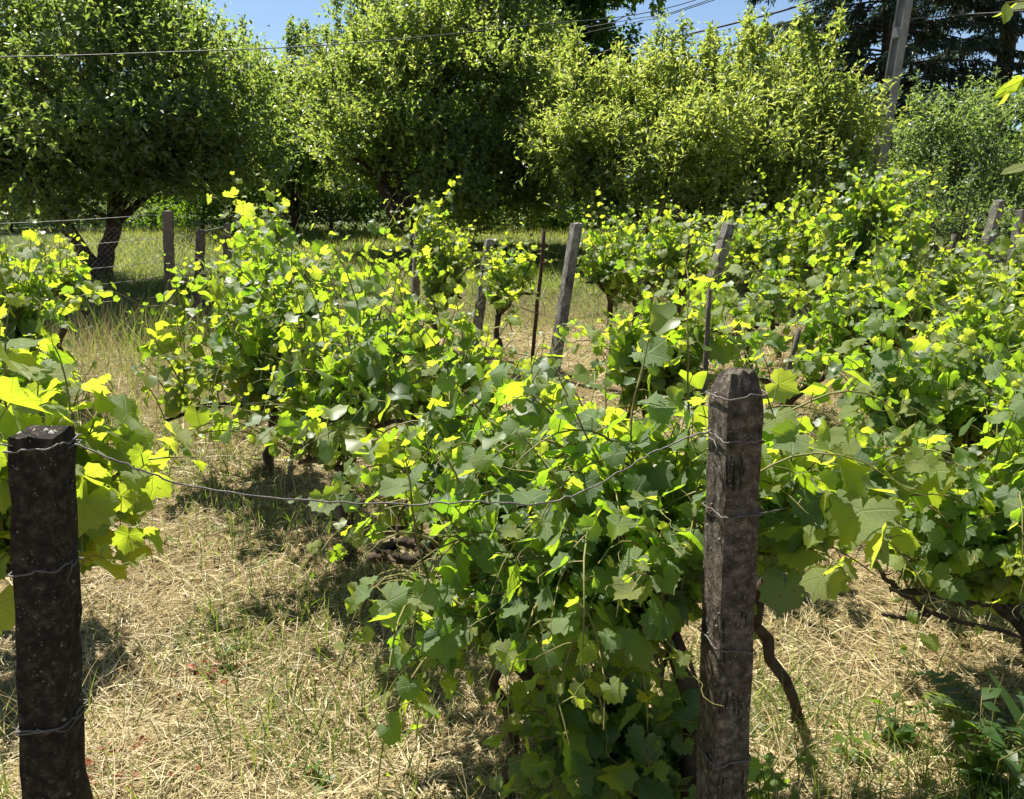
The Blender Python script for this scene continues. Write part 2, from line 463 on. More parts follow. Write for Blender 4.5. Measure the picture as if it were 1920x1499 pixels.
LEAF_HI = {}
for mk in ('leaf_old', 'leaf_mid', 'leaf_young'):
    LEAF_HI[mk] = []
    for s in range(10):
        v, t, uv = grape_leaf(28, 100 + s)
        LEAF_HI[mk].append(mesh_np('vine_leaf', v, t, M[mk], True, None, uv))
LEAF_LO = [grape_leaf(18, 300 + s) for s in range(6)]

def frames(m, n):
    """orthonormal frames with y = leaf direction m, z = normal near n"""
    m = nrm(m); n = nrm(n - m * (n * m).sum(-1, keepdims=True))
    x = np.cross(m, n)
    return np.stack([x, m, n], -1)                          # columns

SUNV = np.array(SUN_DIR)

# ------------------------------------------------------------------ grapevines
CLEAR = [(np.array(at(px, py, Y)), rad) for px, py, Y, rad in                 # places that pruning and the posts keep free of leaves
         ((755, 1035, 2.0, .14), (745, 1030, 1.8, .12), (770, 1040, 1.62, .10), (1372, 720, 1.34, .07), (1372, 780, 1.34, .06), (1362, 1040, 1.34, .065), (1360, 1110, 1.34, .065),
          (1358, 1180, 1.34, .065), (1355, 1250, 1.34, .065), (1352, 1320, 1.34, .065), (1350, 1400, 1.34, .065), (1345, 1480, 1.34, .065),
          (1355, 1100, 1.2, .07), (1350, 1250, 1.2, .07), (1350, 1400, 1.2, .07), (1375, 740, 1.2, .07),
          (1690, 1120, 2.3, .07), (1770, 1150, 2.3, .07), (1720, 1120, 2.1, .08), (1800, 1160, 2.15, .07))]
def vine(label, base, head, arms, n_shoot, L, lean=.55, droop=.7, size=.105, seed=0, bias=(0, 0, 0), young=.22, trunk_r=.03, parts=300, spacing=.052, dens=1.0):
    r = np.random.default_rng(1000 + seed)
    bx, by = base
    b = np.array([bx, by, gz(bx, by)])
    root = empty('grapevine', b, label, 'grapevine', 'grapevines in the vineyard rows')
    head = np.array(head, float) - b
    # gnarled trunk
    T = Tubes()
    k = 9
    s = np.linspace(0, 1, k)[:, None]
    pts = head[None] * s + np.cumsum(r.normal(0, .018, (k, 3)), 0) * np.sin(s * np.pi * .9)
    pts[0, 2] = -.05
    rad = trunk_r * (1.15 - .35 * s[:, 0]) * (1 + r.uniform(-.18, .22, k))
    T.add(pts, rad, 8)
    hd = pts[-1]
    arm_pts = []
    A = Tubes()
    for ia, a in enumerate(arms):
        e = np.array(a, float) - b
        k = 9
        s = np.linspace(0, 1, k)[:, None]
        q = hd[None] * (1 - s) + e[None] * s + np.cumsum(r.normal(0, .014, (k, 3)), 0) * np.sin(s * np.pi)
        q[:, 2] += .05 * np.sin(s[:, 0] * np.pi)
        A.add(q, trunk_r * (1.0 if ia < 2 else .33) * (.62 - .3 * s[:, 0]) * (1 + r.uniform(-.15, .2, k)), 7)
        arm_pts.append(q)
    link('trunk', T.mesh('trunk', M['vine_bark']), root)
    if arms: link('arm', A.mesh('arm', M['vine_bark']), root)
    S = Tubes()
    Lp, Lm, Ln, Ls, Lk = [], [], [], [], []
    for i in range(n_shoot):
        q = arm_pts[r.integers(len(arm_pts))] if arm_pts else np.array([hd, hd + [0, 0, .02]])
        f = r.uniform(.05, 1) * (len(q) - 1); i0 = min(int(f), len(q) - 2)
        p = q[i0] * (1 - f + i0) + q[i0 + 1] * (f - i0)
        d = nrm(np.array([r.normal(0, lean), r.normal(0, lean), 1.0]) + np.array(bias))
        ln = r.uniform(*L)
        erect = r.random() < (.28 if by > 2.8 else .05)
        if erect: d = nrm(d + np.array([0, 0, 1.6])); ln *= 1.2
        step = .045; ns = max(4, int(ln / step))
        hz = d * [1, 1, 0]
        pl = [p.copy()]
        dr = droop * (r.uniform(.1, .4) if erect else r.uniform(.5, 1.5))
        for j in range(ns):
            sj = j / ns
            d = nrm(d + np.array([0, 0, -dr * .16 * sj * 2]) + r.normal(0, .07, 3))
            p = p + d * step
            gp = gz(p[0] + b[0], p[1] + b[1]) - b[2] + .06
            if p[2] < gp: p[2] = gp
            pl.append(p.copy())
        pl = np.array(pl)
        S.add(pl, np.linspace(.0042, .0014, len(pl)), 4, False)
        nl = max(3, int(ln / spacing * dens))
        phi = r.uniform(0, 6.28)
        for c in range(nl):
            t = (c + .6 + r.uniform(-.2, .2)) / nl
            t = min(max(t, 0.02), .995)
            f = t * (len(pl) - 1); i0 = min(int(f), len(pl) - 2)
            pp = pl[i0] * (1 - f + i0) + pl[i0 + 1] * (f - i0)
            dd = nrm(pl[i0 + 1] - pl[i0])
            a = phi + np.pi * c + r.normal(0, .5)
            u1 = nrm(np.cross(dd, [.2, .1, .97])); u2 = np.cross(dd, u1)
            sd = u1 * np.cos(a) + u2 * np.sin(a)
            pe = nrm(sd * .9 + dd * .25 + np.array([0, 0, .45]) + r.normal(0, .2, 3))
            sz = size * (.72 + .42 * math.sin(min(1, t * 1.5) * 2.2)) * (1.0 if t < .7 else max(.28, 1 - (t - .7) * 2.5)) * min(1.4, max(.5, r.lognormal(-.06, .26)))
            pl_len = sz * r.uniform(.45, .85)
            tip = pp + pe * pl_len
            S.add([pp, pp + pe * pl_len * .6 + [0, 0, .004], tip], [.0016, .0013, .0011], 3, False)
            m = nrm(pe * [1, 1, .2]) * .75 + np.array([0, 0, -.62]) + r.normal(0, .38, 3)
            n = np.array([0, 0, .62]) + nrm(pe * [1, 1, 0] + 1e-6) * .7 + SUNV * .2 + r.normal(0, .52, 3)
            Lp.append(tip); Lm.append(m); Ln.append(n); Ls.append(sz)
            Lk.append(2 if t > 1 - young else (1 if t > .45 or r.random() < .35 else 0))
        if r.random() < .6:                                 # tendril at the tip
            e = pl[-1]; tt = np.linspace(0, 1, 9)[:, None]
            w = r.uniform(0, 6)
            S.add(e + tt * (d * .09) + np.concatenate([np.cos(tt * 9 + w), np.sin(tt * 9 + w), tt * .5], 1) * .014 * tt, .0009, 3, False)
    link('shoots', S.mesh('shoots', M['cane']), root)["kind"] = 'stuff'
    Lp, Lm, Ln, Ls, Lk = map(np.array, (Lp, Lm, Ln, Ls, Lk))
    ok = np.ones(len(Lp), bool)
    for c, rad in CLEAR: ok &= np.linalg.norm(Lp + b - c, axis=1) > rad
    Lp, Lm, Ln, Ls, Lk = Lp[ok], Lm[ok], Ln[ok], Ls[ok], Lk[ok]
    Fm = frames(Lm, Ln)
    dist = np.linalg.norm(Lp + b - np.array(EYE), axis=1) - Ls * 3
    order = np.argsort(dist)
    front, rest = order[:parts], order[parts:]
    keys = ('leaf_old', 'leaf_mid', 'leaf_young')
    for i in front:
        o = bpy.data.objects.new('leaf', LEAF_HI[keys[Lk[i]]][r.integers(10)])
        mw = np.eye(4); mw[:3, :3] = Fm[i] * Ls[i]; mw[:3, 3] = Lp[i]
        o.parent = root
        o.matrix_local = Matrix(mw.tolist())
        COL.objects.link(o)
    if len(rest):
        V, T_, ti, n0 = [], [], [], 0
        for s in range(6):
            ids = rest[s::6]
            if not len(ids): continue
            v, t, _ = LEAF_LO[s]
            w = np.einsum('nij,kj->nki', Fm[ids] * Ls[ids][:, None, None], v) + Lp[ids][:, None]
            V.append(w.reshape(-1, 3))
            T_.append((np.arange(len(ids)) * len(v))[:, None, None] + t[None] + n0)
            T_[-1] = T_[-1].reshape(-1, 3)
            n0 += len(ids) * len(v)
            ti.append(np.repeat(np.clip(.15 + .38 * Lk[ids] + r.normal(0, .1, len(ids)), 0, 1), len(t)))
        link('foliage', mesh_np('foliage', np.concatenate(V), np.concatenate(T_), M['leaf_joined'], True, np.concatenate(ti)), root)["kind"] = 'stuff'
    return root

def P(px, py, Y): return tuple(at(px, py, Y))
def XY(px, Y):                                             # ground point seen in image column px at distance Y
    z = gz(0, Y)
    for _ in range(3):
        k = (Y * math.cos(PITCH) - (z - EYE.z) * math.sin(PITCH))
        x = (px - 960) / F * k
        z = gz(x, Y)
    return (x, Y)

# middle row, running back to the left from the pointed post
vine('large leafy grapevine hanging against the left side of the pointed concrete post', XY(1262, 1.62), P(1240, 1200, 1.72),
     [P(1050, 1000, 2.1), P(1280, 940, 1.85), P(1150, 900, 2.2), P(1180, 1180, 1.66), P(1090, 1200, 1.74), P(1240, 1290, 1.56), P(1120, 1060, 1.85)], 116, (0.28, 0.7), 0.6, 1.3, 0.067, 1, (-.18, -.1, 0), .2, .034)
vine('large leafy grapevine with gnarled bare stub, middle of the sagging wire', XY(1040, 2.25), P(900, 1080, 2.25),
     [P(720, 1000, 2.35), P(1000, 865, 2.6), P(780, 840, 2.7), P(880, 815, 2.7), P(900, 980, 2.15), P(1020, 1040, 2.05)], 80, (0.3, 0.72), 0.6, 1.15, 0.069, 2, (0, -.1, 0), .22, .034)
vine('grapevine trailing leafy shoots low towards the camera, below the sagging wire', XY(960, 1.98), P(960, 1200, 1.95),
     [P(820, 1130, 1.78), P(1060, 1140, 1.72), P(900, 1050, 1.86), P(960, 1220, 1.68)], 67, (0.3, 0.6), 0.8, 1.8, 0.065, 3, (0, -.2, -.2), .2, .018)
vine('dense grapevine with dark trunk behind the sagging wire, left of the gnarled stub', XY(655, 3.35), P(650, 900, 3.3),
     [P(560, 870, 3.4), P(760, 790, 3.1), P(680, 700, 3.5)], 75, (0.35, 0.85), 0.5, 0.9, 0.069, 4, (0, 0, 0), .25)
vine('dense grapevine with forked dark trunk and long shoot reaching left over the grass', XY(500, 4.3), P(520, 760, 4.3),
     [P(310, 790, 4.2), P(640, 620, 4.1), P(450, 700, 4.4), P(560, 600, 4.3), P(480, 800, 4.1)], 82, (0.35, 0.85), 0.45, 0.85, 0.076, 5, (-.08, 0, 0), .25)
vine('grapevine at far end of the middle row beside thin dry weeds', XY(470, 5.6), P(470, 620, 5.6),
     [P(455, 610, 5.6), P(580, 560, 5.4)], 40, (0.35, 0.85), 0.5, 0.8, 0.077, 6, (0, 0, 0), .3)
vine('grapevine with bright arching tips, centre of the photo behind the gnarled vine', XY(800, 3.9), P(800, 860, 3.9),
     [P(700, 630, 3.9), P(850, 745, 3.7), P(770, 670, 3.8), P(930, 800, 3.5)], 55, (0.3, 0.7), 0.5, 0.8, 0.076, 7, (-.05, 0, 0), .35)
vine('low leafy vine suckers in deep shade at the left foot of the pointed post', XY(1170, 1.72), P(1170, 1520, 1.72),
     [P(1060, 1440, 1.85), P(1250, 1470, 1.6), P(1120, 1380, 1.78), P(980, 1480, 1.95)], 74, (.2, .45), .7, 1.0, .075, 33, (0, 0, 0), .1, .016)
def gnarled(root, name, lines, rad, seed, knots=True):
    r = np.random.default_rng(seed); b = np.array(root.location); T = Tubes()
    for ln in lines:
        q = np.array([np.array(p) for p in ln]) - b
        n = 26; s = np.linspace(0, len(q) - 1, n)
        q = np.stack([np.interp(s, np.arange(len(q)), q[:, i]) for i in range(3)], -1)
        q = (q + np.roll(q, 1, 0) + np.roll(q, -1, 0)) / 3 if n > 4 else q
        q = q[1:-1] + r.normal(0, rad * .28, (n - 2, 3))
        T.add(q, rad * (1 + r.uniform(-.3, .35, n - 2)) * np.linspace(1, .75, n - 2), 8)
        for _ in range(3 if knots else 5):
            i = r.integers(3, n - 4); d = nrm(r.normal(0, 1, 3) + [0, 0, .4]); T.add([q[i], q[i] + d * rad * 2.2, q[i] + d * rad * 4 + [0, 0, .01]], [rad * .45, rad * .3, rad * .12], 5)
    return link(name, T.mesh(name, M['vine_bark']), root)
for o in list(bpy.data.objects):
    if o.get('label', '').startswith('large leafy grapevine with gnarled'):
        gnarled(o, 'bare_stub', [[P(870, 990, 2.02), P(820, 1020, 2.0), P(775, 1052, 1.98), P(730, 1042, 1.98), P(688, 1050, 2.0)], [P(700, 1046, 2.0), P(735, 1018, 2.02), P(775, 1020, 2.02), P(800, 1045, 2.0), P(840, 1010, 2.05)], [P(905, 1080, 2.2), P(870, 990, 2.02)]], .016, 5)
# left row, behind the flat-topped post
vine('grapevine with big yellow-green leaves close behind the flat-topped concrete post', XY(165, 1.75), P(130, 1060, 1.7),
     [P(40, 1060, 1.6), P(160, 980, 1.75), P(140, 1120, 1.65)], 36, (0.25, 0.52), 0.5, 1.0, 0.090, 8, (.05, 0, .1), .75)
vine('grapevine at the left edge, second in the row behind the flat-topped post', XY(-120, 2.9), P(20, 860, 2.9),
     [P(-120, 840, 2.7), P(20, 850, 3.1)], 50, (0.3, 0.6), 0.4, 0.9, 0.082, 9, (-.05, 0, 0), .35)
vine('grapevine at the left edge with tall shoots in front of the leaning tree', XY(20, 4.2), P(20, 680, 4.2),
     [P(-100, 680, 4.2), P(60, 690, 4.3)], 55, (0.3, 0.8), 0.28, 0.6, 0.073, 10, (0, 0, 0), .35)
vine('small grapevine with one slanting spire shoot beside the wire fence', XY(120, 5.6), P(120, 610, 5.6),
     [P(60, 590, 5.6), P(165, 590, 5.6)], 32, (0.25, 0.6), 0.4, 0.4, 0.069, 11, (.12, 0, .1), .4)
# right row
vine('grapevine with large glowing leaves close to the right side of the pointed post', XY(1500, 2.35), P(1470, 1080, 2.1),
     [P(1450, 1000, 1.75), P(1620, 980, 2.1)], 45, (0.28, 0.5), 0.5, 1.0, 0.090, 12, (.1, -.15, 0), .5, .018)
vine('dark leafy grapevine at right edge above the bare curved branch', XY(1960, 2.6), P(1900, 1150, 2.6),
     [P(1690, 1110, 2.5), P(1850, 980, 2.5), P(1990, 940, 2.4), P(1830, 1060, 2.4)], 87, (0.35, 0.75), 0.5, 0.95, 0.073, 13, (-.05, 0, .1), .22, .032)
vine('broad grapevine with round pale leaves, right of the leaning rusty stake', XY(1700, 3.5), P(1700, 900, 3.5),
     [P(1650, 800, 3.4), P(1830, 830, 3.4), P(1950, 850, 3.3)], 87, (0.35, 0.72), 0.55, 0.95, 0.077, 14, (0, 0, 0), .25)
vine('loose grapevine of twisting shoots directly behind the pointed post', XY(1230, 3.7), P(1220, 800, 3.7),
     [P(1170, 790, 3.7), P(1310, 780, 3.6), P(1240, 720, 3.8)], 50, (0.4, 0.8), 0.3, 0.55, 0.077, 15, (0, 0, .2), .35)
vine('sparse grapevine trailing over the dry grass around the leaning rusty stake', XY(1480, 4.6), P(1480, 760, 4.6),
     [P(1380, 720, 4.5), P(1590, 690, 4.6)], 24, (0.35, 0.75), 0.6, 1.0, 0.073, 16, (0, 0, 0), .35)
for o in list(bpy.data.objects):
    if o.get('label', '').startswith('dark leafy grapevine at right edge'):
        gnarled(o, 'bare_branch', [[P(1660, 1100, 2.36), P(1700, 1118, 2.36), P(1745, 1150, 2.36), P(1800, 1168, 2.38), P(1870, 1180, 2.45), P(1960, 1215, 2.55)], [P(1700, 1118, 2.36), P(1660, 1085, 2.38), P(1640, 1050, 2.4)], [P(1745, 1150, 2.36), P(1700, 1160, 2.3), P(1650, 1150, 2.28)]], .0085, 6, False)
# farther rows towards the orchard
vine('tall grapevine with two thin spires beside the short square post', XY(815, 7.5), P(815, 570, 7.5),
     [P(822, 520, 7.5), P(865, 560, 7.4), P(830, 600, 7.4), P(810, 630, 7.2), P(850, 640, 7.2), P(828, 470, 7.5)], 55, (0.4, 0.95), 0.25, 0.45, 0.073, 17, (0, 0, .3), .35)
vine('yellowish grapevine with bare dark trunk between grey post and rusty rod', XY(930, 6.6), P(935, 590, 6.6),
     [P(940, 580, 6.6), P(1000, 550, 6.8), P(960, 620, 6.4), P(965, 510, 6.8)], 40, (0.3, 0.6), 0.4, 0.7, 0.069, 18, (0, 0, 0), .5)
vine('grapevine wrapped over the tall leaning grey post by the dark hollow', XY(1150, 7.4), P(1140, 560, 7.4),
     [P(1100, 530, 7.2), P(1230, 530, 7.5), P(1150, 500, 7.4), P(1170, 600, 7.2), P(1230, 600, 7.2)], 62, (0.35, 0.7), 0.45, 0.7, 0.073, 19, (0, 0, 0), .4)
vine('grapevine left of the grey post that has loose wire at its head', XY(1280, 6.6), P(1270, 560, 6.6),
     [P(1200, 530, 6.6), P(1340, 530, 6.6), P(1270, 600, 6.4)], 62, (0.35, 0.75), 0.5, 0.7, 0.073, 20, (0, 0, 0), .4)
vine('grapevine right of the grey post that has loose wire at its head', XY(1460, 7.2), P(1450, 540, 7.2),
     [P(1390, 500, 7.2), P(1530, 500, 7.2), P(1450, 590, 6.8)], 70, (0.4, 0.85), 0.5, 0.6, 0.073, 21, (0, 0, 0), .4)
vine('tallest grapevine, a spire rising before the foot of the utility pole', XY(1625, 6.4), P(1620, 560, 6.4),
     [P(1570, 500, 6.4), P(1680, 490, 6.4), P(1620, 450, 6.4), P(1560, 580, 6.2), P(1700, 570, 6.2)], 105, (0.4, 1.0), 0.35, 0.55, 0.076, 22, (0, 0, .35), .35)
vine('bushy grapevine between the spire vine and the twin leaning posts', XY(1760, 5.9), P(1760, 620, 5.9),
     [P(1690, 630, 5.8), P(1820, 640, 5.9), P(1760, 670, 5.7)], 80, (0.4, 0.85), 0.5, 0.7, 0.076, 23, (0, 0, 0), .35)
vine('bushy grapevine at right edge below the twin leaning posts', XY(1900, 5.0), P(1900, 660, 5.0),
     [P(1820, 710, 5.0), P(1990, 700, 5.0), P(1900, 760, 4.8)], 75, (0.4, 0.9), 0.45, 0.7, 0.076, 24, (0, 0, .1), .35)
vine('shaded grapevine in the dip between broad pale vine and spire vine', XY(1600, 5.2), P(1620, 680, 5.2),
     [P(1570, 640, 5.2), P(1690, 650, 5.2), P(1630, 720, 5.0)], 75, (0.4, 0.85), 0.5, 0.8, 0.074, 25, (0, 0, 0), .25)

vine('back row grapevine between the rusty rod and the hollow under the light tree', XY(1190, 8.8), P(1180, 520, 8.8),
     [P(1110, 490, 8.8), P(1270, 490, 8.8), P(1180, 560, 8.6), P(1120, 560, 8.5), P(1250, 570, 8.5)], 70, (.35, .75), .5, .7, 0.073, 27, (0, 0, 0), .4)
vine('back row grapevine behind the wire-topped post under the light tree', XY(1380, 8.8), P(1380, 510, 8.8),
     [P(1300, 480, 8.8), P(1460, 480, 8.8), P(1380, 540, 8.6)], 70, (.35, .75), .5, .7, 0.073, 28, (0, 0, 0), .4)
vine('grapevine in the middle distance between the crooked stake and the slanting stake', XY(1390, 5.4), P(1390, 640, 5.4),
     [P(1330, 620, 5.4), P(1460, 610, 5.4), P(1400, 680, 5.2)], 26, (.3, .7), .5, .7, 0.073, 29, (0, 0, 0), .35)
vine('grapevine at the right edge in the middle distance above the broad pale vine', XY(1850, 4.2), P(1850, 760, 4.2),
     [P(1760, 770, 4.2), P(1950, 760, 4.2), P(1860, 830, 4.0)], 75, (.35, .8), .5, .8, 0.076, 30, (0, 0, 0), .3)

# ------------------------------------------------------------------ trees
def leaf_cloud(pos, dirs, normals, length, wid, tint):
    """4-vertex folded leaves"""
    n = len(pos)
    Fm = frames(dirs, normals)
    w = wid
    loc = np.array([[0, 0, 0], [w, .45, .16 * w * 2], [0, 1, -.12], [-w, .45, .16 * w * 2]])
    V = np.einsum('nij,kj->nki', Fm * length[:, None, None], loc) + pos[:, None]
    b = (np.arange(n) * 4)[:, None]
    T_ = np.concatenate([b + np.array([0, 1, 2]), b + np.array([0, 2, 3])], 1).reshape(-1, 3)
    return V.reshape(-1, 3), T_, np.repeat(tint, 2)

def sprigs(cen, dirs, length, k, r, leaf_l, spread=.75, tint0=None):
    """k leaves along each twig"""
    n = len(cen)
    s = (np.arange(k)[None] + r.random((n, k))) / k
    p = cen[:, None] + dirs[:, None] * (length[:, None] * s)[..., None]
    sd = r.normal(0, 1, (n, k, 3))
    d = dirs[:, None] * .55 + nrm(sd) * spread + np.array([0, 0, -.12])
    nn = np.array([0, 0, 1.0]) + r.normal(0, .5, (n, k, 3)) + dirs[:, None] * .3
    l = leaf_l * r.uniform(.65, 1.25, (n, k)) * (1 - .35 * s)
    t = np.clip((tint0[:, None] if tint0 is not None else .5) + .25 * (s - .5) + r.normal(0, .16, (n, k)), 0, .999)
    return p.reshape(-1, 3), d.reshape(-1, 3), nn.reshape(-1, 3), l.ravel(), t.ravel()

def lump(d, seed):
    return (np.sin(d[:, 0] * 3.1 + seed) + np.sin(d[:, 1] * 3.7 + seed * 1.7) + np.sin(d[:, 2] * 4.3 + seed * .6) + np.sin(d[:, 0] * 7 + d[:, 2] * 6 + seed)) / 4

def crown_points(blobs, dens, r, up=.7, tw=(.18, .42), shell=.45, under=.35):
    C_, D_, T_ = [], [], []
    sub = []
    for c, rad in blobs:                                    # every lobe breaks up into smaller leafy clumps
        rad = np.asarray(rad, float)
        m = 12
        d = nrm(r.normal(0, 1, (m, 3)))
        for q in d:
            sub.append((np.array(c) + q * rad * r.uniform(.45, 1.0), rad * r.uniform(.22, .46) * np.array([1.2, 1.2, .55])))
    blobs = sub
    dens = dens * .60
    for bi, (c, rad) in enumerate(blobs):
        rad = np.asarray(rad, float)
        n = int(dens * (rad[0] * rad[1] + rad[0] * rad[2] + rad[1] * rad[2]) / 3)
        d = nrm(r.normal(0, 1, (n, 3)))
        keep = r.random(n) < np.where(d[:, 2] < -.3, under, 1.0)
        d = d[keep]
        rr = (shell + (1 - shell) * r.random(len(d)) ** .6) * (1 + .22 * lump(d, bi * 2.3))
        p = np.array(c) + d * rad * rr[:, None]
        g = lump(p * 1.1, bi)                                # clumps and gaps
        k = r.random(len(d)) < np.clip(.8 + .6 * g, .2, 1)
        p, d, rr, g = p[k], d[k], rr[k], g[k]
        t = nrm(d * .7 + np.array([0, 0, up]) + r.normal(0, .45, d.shape))
        C_.append(p); D_.append(t)
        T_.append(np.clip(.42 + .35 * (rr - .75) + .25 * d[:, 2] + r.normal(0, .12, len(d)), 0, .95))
    p, d, t = np.concatenate(C_), np.concatenate(D_), np.concatenate(T_)
    return p, d, r.uniform(*tw, len(p)), t

def tree(name, label, cat, base, trunk, limbs, blobs, mat, dens, k, leaf_l, wid, seed, group=None, up=.7, tw=(.25, .6), trunk_r=.13, shell=.45, under=.35, spikes=0, spike_h=.5, branches=6, bark='bark'):
    """trunk: world polyline from the base; limbs: world polylines; blobs: (centre, radii)"""
    r = np.random.default_rng(seed)
    b = np.array([base[0], base[1], gz(*base)])
    root = empty(name, b, label, cat, group)
    T = Tubes()
    tp = np.array([np.array(q) - b for q in trunk]); tp[0, 2] -= .1
    m = 12
    s = np.linspace(0, len(tp) - 1, m)
    tp = np.stack([np.interp(s, np.arange(len(tp)), tp[:, i]) for i in range(3)], -1)
    tp[1:-1] += r.normal(0, trunk_r * .12, (m - 2, 3))
    rad = trunk_r * np.linspace(1.0, .72, m); rad[0] *= 1.35; rad[1] *= 1.1
    T.add(tp, rad, 10)
    link('trunk', T.mesh('trunk', M[bark]), root)
    B = Tubes()
    top = tp[-1]
    for c, rd in blobs:                                     # a limb to each lobe of the crown, with smaller branches
        c = np.array(c) - b
        st = tp[r.integers(m // 2, m)] if limbs is None else np.array(limbs[r.integers(len(limbs))]) - b
        kk = 8; s = np.linspace(0, 1, kk)[:, None]
        q = st * (1 - s) + c * s + np.array([0, 0, 1.0]) * (.12 * np.sin(s * np.pi)) * np.linalg.norm(c - st) + np.cumsum(r.normal(0, .03, (kk, 3)), 0) * np.sin(s * np.pi)
        r0 = trunk_r * r.uniform(.36, .55)
        B.add(q, np.linspace(r0, r0 * .3, kk), 6, False)
        for j in range(branches):
            f = r.uniform(.35, 1); i0 = min(int(f * (kk - 1)), kk - 2)
            d = nrm(r.normal(0, 1, 3) + [0, 0, .5]) * np.array(rd) * r.uniform(.6, 1.0)
            s2 = np.linspace(0, 1, 5)[:, None]
            q2 = q[i0] + (c + d - q[i0]) * s2 + r.normal(0, .04, (5, 3)) * np.sin(s2 * np.pi)
            B.add(q2, np.linspace(r0 * .35, .006, 5), 4, False)
    p, d, l, t = crown_points([(np.array(c) - b, rd) for c, rd in blobs], dens, r, up, tw, shell, under)
    if spikes:                                              # upright water shoots that break the outline
        bl = [(np.array(c) - b, np.array(rd)) for c, rd in blobs]
        sp = []
        for _ in range(spikes):
            c, rd = bl[r.integers(len(bl))]
            a = r.uniform(0, 6.28); q = r.uniform(.2, .9)
            e = c + rd * np.array([math.cos(a) * q, math.sin(a) * q, math.sqrt(1 - q * q) * .9])
            dd = nrm(np.array([r.normal(0, .22), r.normal(0, .22), 1.0])); h = spike_h * r.uniform(.5, 1.3)
            B.add([e - dd * .3, e, e + dd * h], [.01, .007, .003], 3, False)
            nn = int(h / .07) + 2
            for z in np.linspace(0, 1, nn): sp.append(np.concatenate([e + dd * h * z, nrm(dd + r.normal(0, .5, 3))]))
        sp = np.array(sp)
        p = np.concatenate([p, sp[:, :3]]); d = np.concatenate([d, sp[:, 3:]])
        l = np.concatenate([l, r.uniform(.1, .2, len(sp))]); t = np.concatenate([t, r.uniform(.5, .95, len(sp))])
    link('limbs', B.mesh('limbs', M[bark]), root)["kind"] = 'stuff'
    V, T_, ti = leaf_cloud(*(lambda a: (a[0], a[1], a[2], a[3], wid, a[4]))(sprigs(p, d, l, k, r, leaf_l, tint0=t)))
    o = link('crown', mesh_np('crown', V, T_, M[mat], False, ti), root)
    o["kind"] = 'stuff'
    return root

def BL(Y, *items):
    """lobes given as photograph column, row, half-width and depth offset"""
    out = []
    for it in items:
        px, py, rp = it[:3]; dy = it[3] if len(it) > 3 else 0; fl = it[4] if len(it) > 4 else .85
        y = Y + dy
        rr = rp * mpx(y)
        out.append((P(px, py, y), (rr, rr * .95, rr * fl)))
    return out

FT = 'fruit trees of the orchard'
b1 = XY(190, 11)
tree('fruit_tree', 'leaning forked fruit tree with dark glossy crown, far left behind the fence', 'tree', b1,
     [(*b1, gz(*b1)), P(200, 470, 11), P(215, 420, 11), P(225, 330, 11)], [P(215, 420, 11), P(225, 340, 11)],
     BL(11, (60, 190, 150, .3), (180, 70, 190, 0), (330, 130, 150, .5), (250, 290, 125, -.6), (70, 320, 110, -.3), (400, 280, 120, .3), (160, 230, 150, -1.0), (330, 330, 90, -.3), (-60, 260, 140, 0), (-40, 80, 170, .5), (300, 350, 70, .2), (440, 340, 60, .4), (110, 375, 50, -.8), (0, 350, 70, -.4)),
     'tree_dark', 1150, 10, .102, .30, 11, FT, spikes=40, trunk_r=.12, under=.6)
# its second stem leaning out to the left from the same foot
t2 = Tubes()
q = [np.array(P(205, 530, 10.95)), np.array(P(160, 480, 10.8)), np.array(P(115, 410, 10.7)), np.array(P(70, 350, 10.6)), np.array(P(30, 300, 10.6))]
t2.add(q, [.11, .095, .085, .075, .05], 9)
ft = bpy.data.objects['fruit_tree']
me = t2.mesh('leaning_stem', M['bark'])
me.transform(Matrix.Translation(-ft.location))
link('leaning_stem', me, ft)

b2 = XY(545, 17.5)
tree('fruit_tree', 'fruit tree with low domed crown between the leaning tree and the bent-trunk tree', 'tree', b2,
     [(*b2, gz(*b2)), P(555, 420, 17), P(540, 330, 17)], None,
     BL(17, (400, 160, 90, 0), (450, 320, 80, 0), (680, 250, 80, 0), (470, 190, 95, 0), (560, 210, 110, 0), (520, 290, 100, -.5), (620, 230, 90, .5), (600, 310, 70, -.5), (420, 230, 80, 1), (640, 150, 60, 1)),
     'tree_mid', 800, 9, .11, .30, 12, FT, spikes=40, trunk_r=.12)
b3 = XY(800, 14)
tree('fruit_tree', 'large fruit tree with thick bent trunk curving left, centre of the orchard', 'tree', b3,
     [(*b3, gz(*b3)), P(765, 425, 14), P(735, 395, 14), P(715, 350, 14), P(708, 300, 14)], [P(735, 395, 14), P(712, 330, 14), P(760, 380, 14)],
     BL(14, (720, 220, 125, 0), (850, 190, 150, 0), (800, 310, 120, -.6), (930, 270, 115, 0), (670, 300, 85, 0), (870, 60, 120, .5), (960, 120, 110, .5), (760, 120, 90, .3), (880, 340, 85, -.3), (690, 170, 70, .4), (960, 20, 90, .8), (960, 360, 70, 0), (850, 370, 70, .6), (1030, 340, 60, .4), (1010, 395, 50, .6), (900, 405, 45, .8)),  # last low lobes are added to deepen the shade in the hollow
     'tree_mid', 1150, 10, .112, .29, 13, FT, spikes=60, trunk_r=.15)
b5 = XY(1225, 12.2)
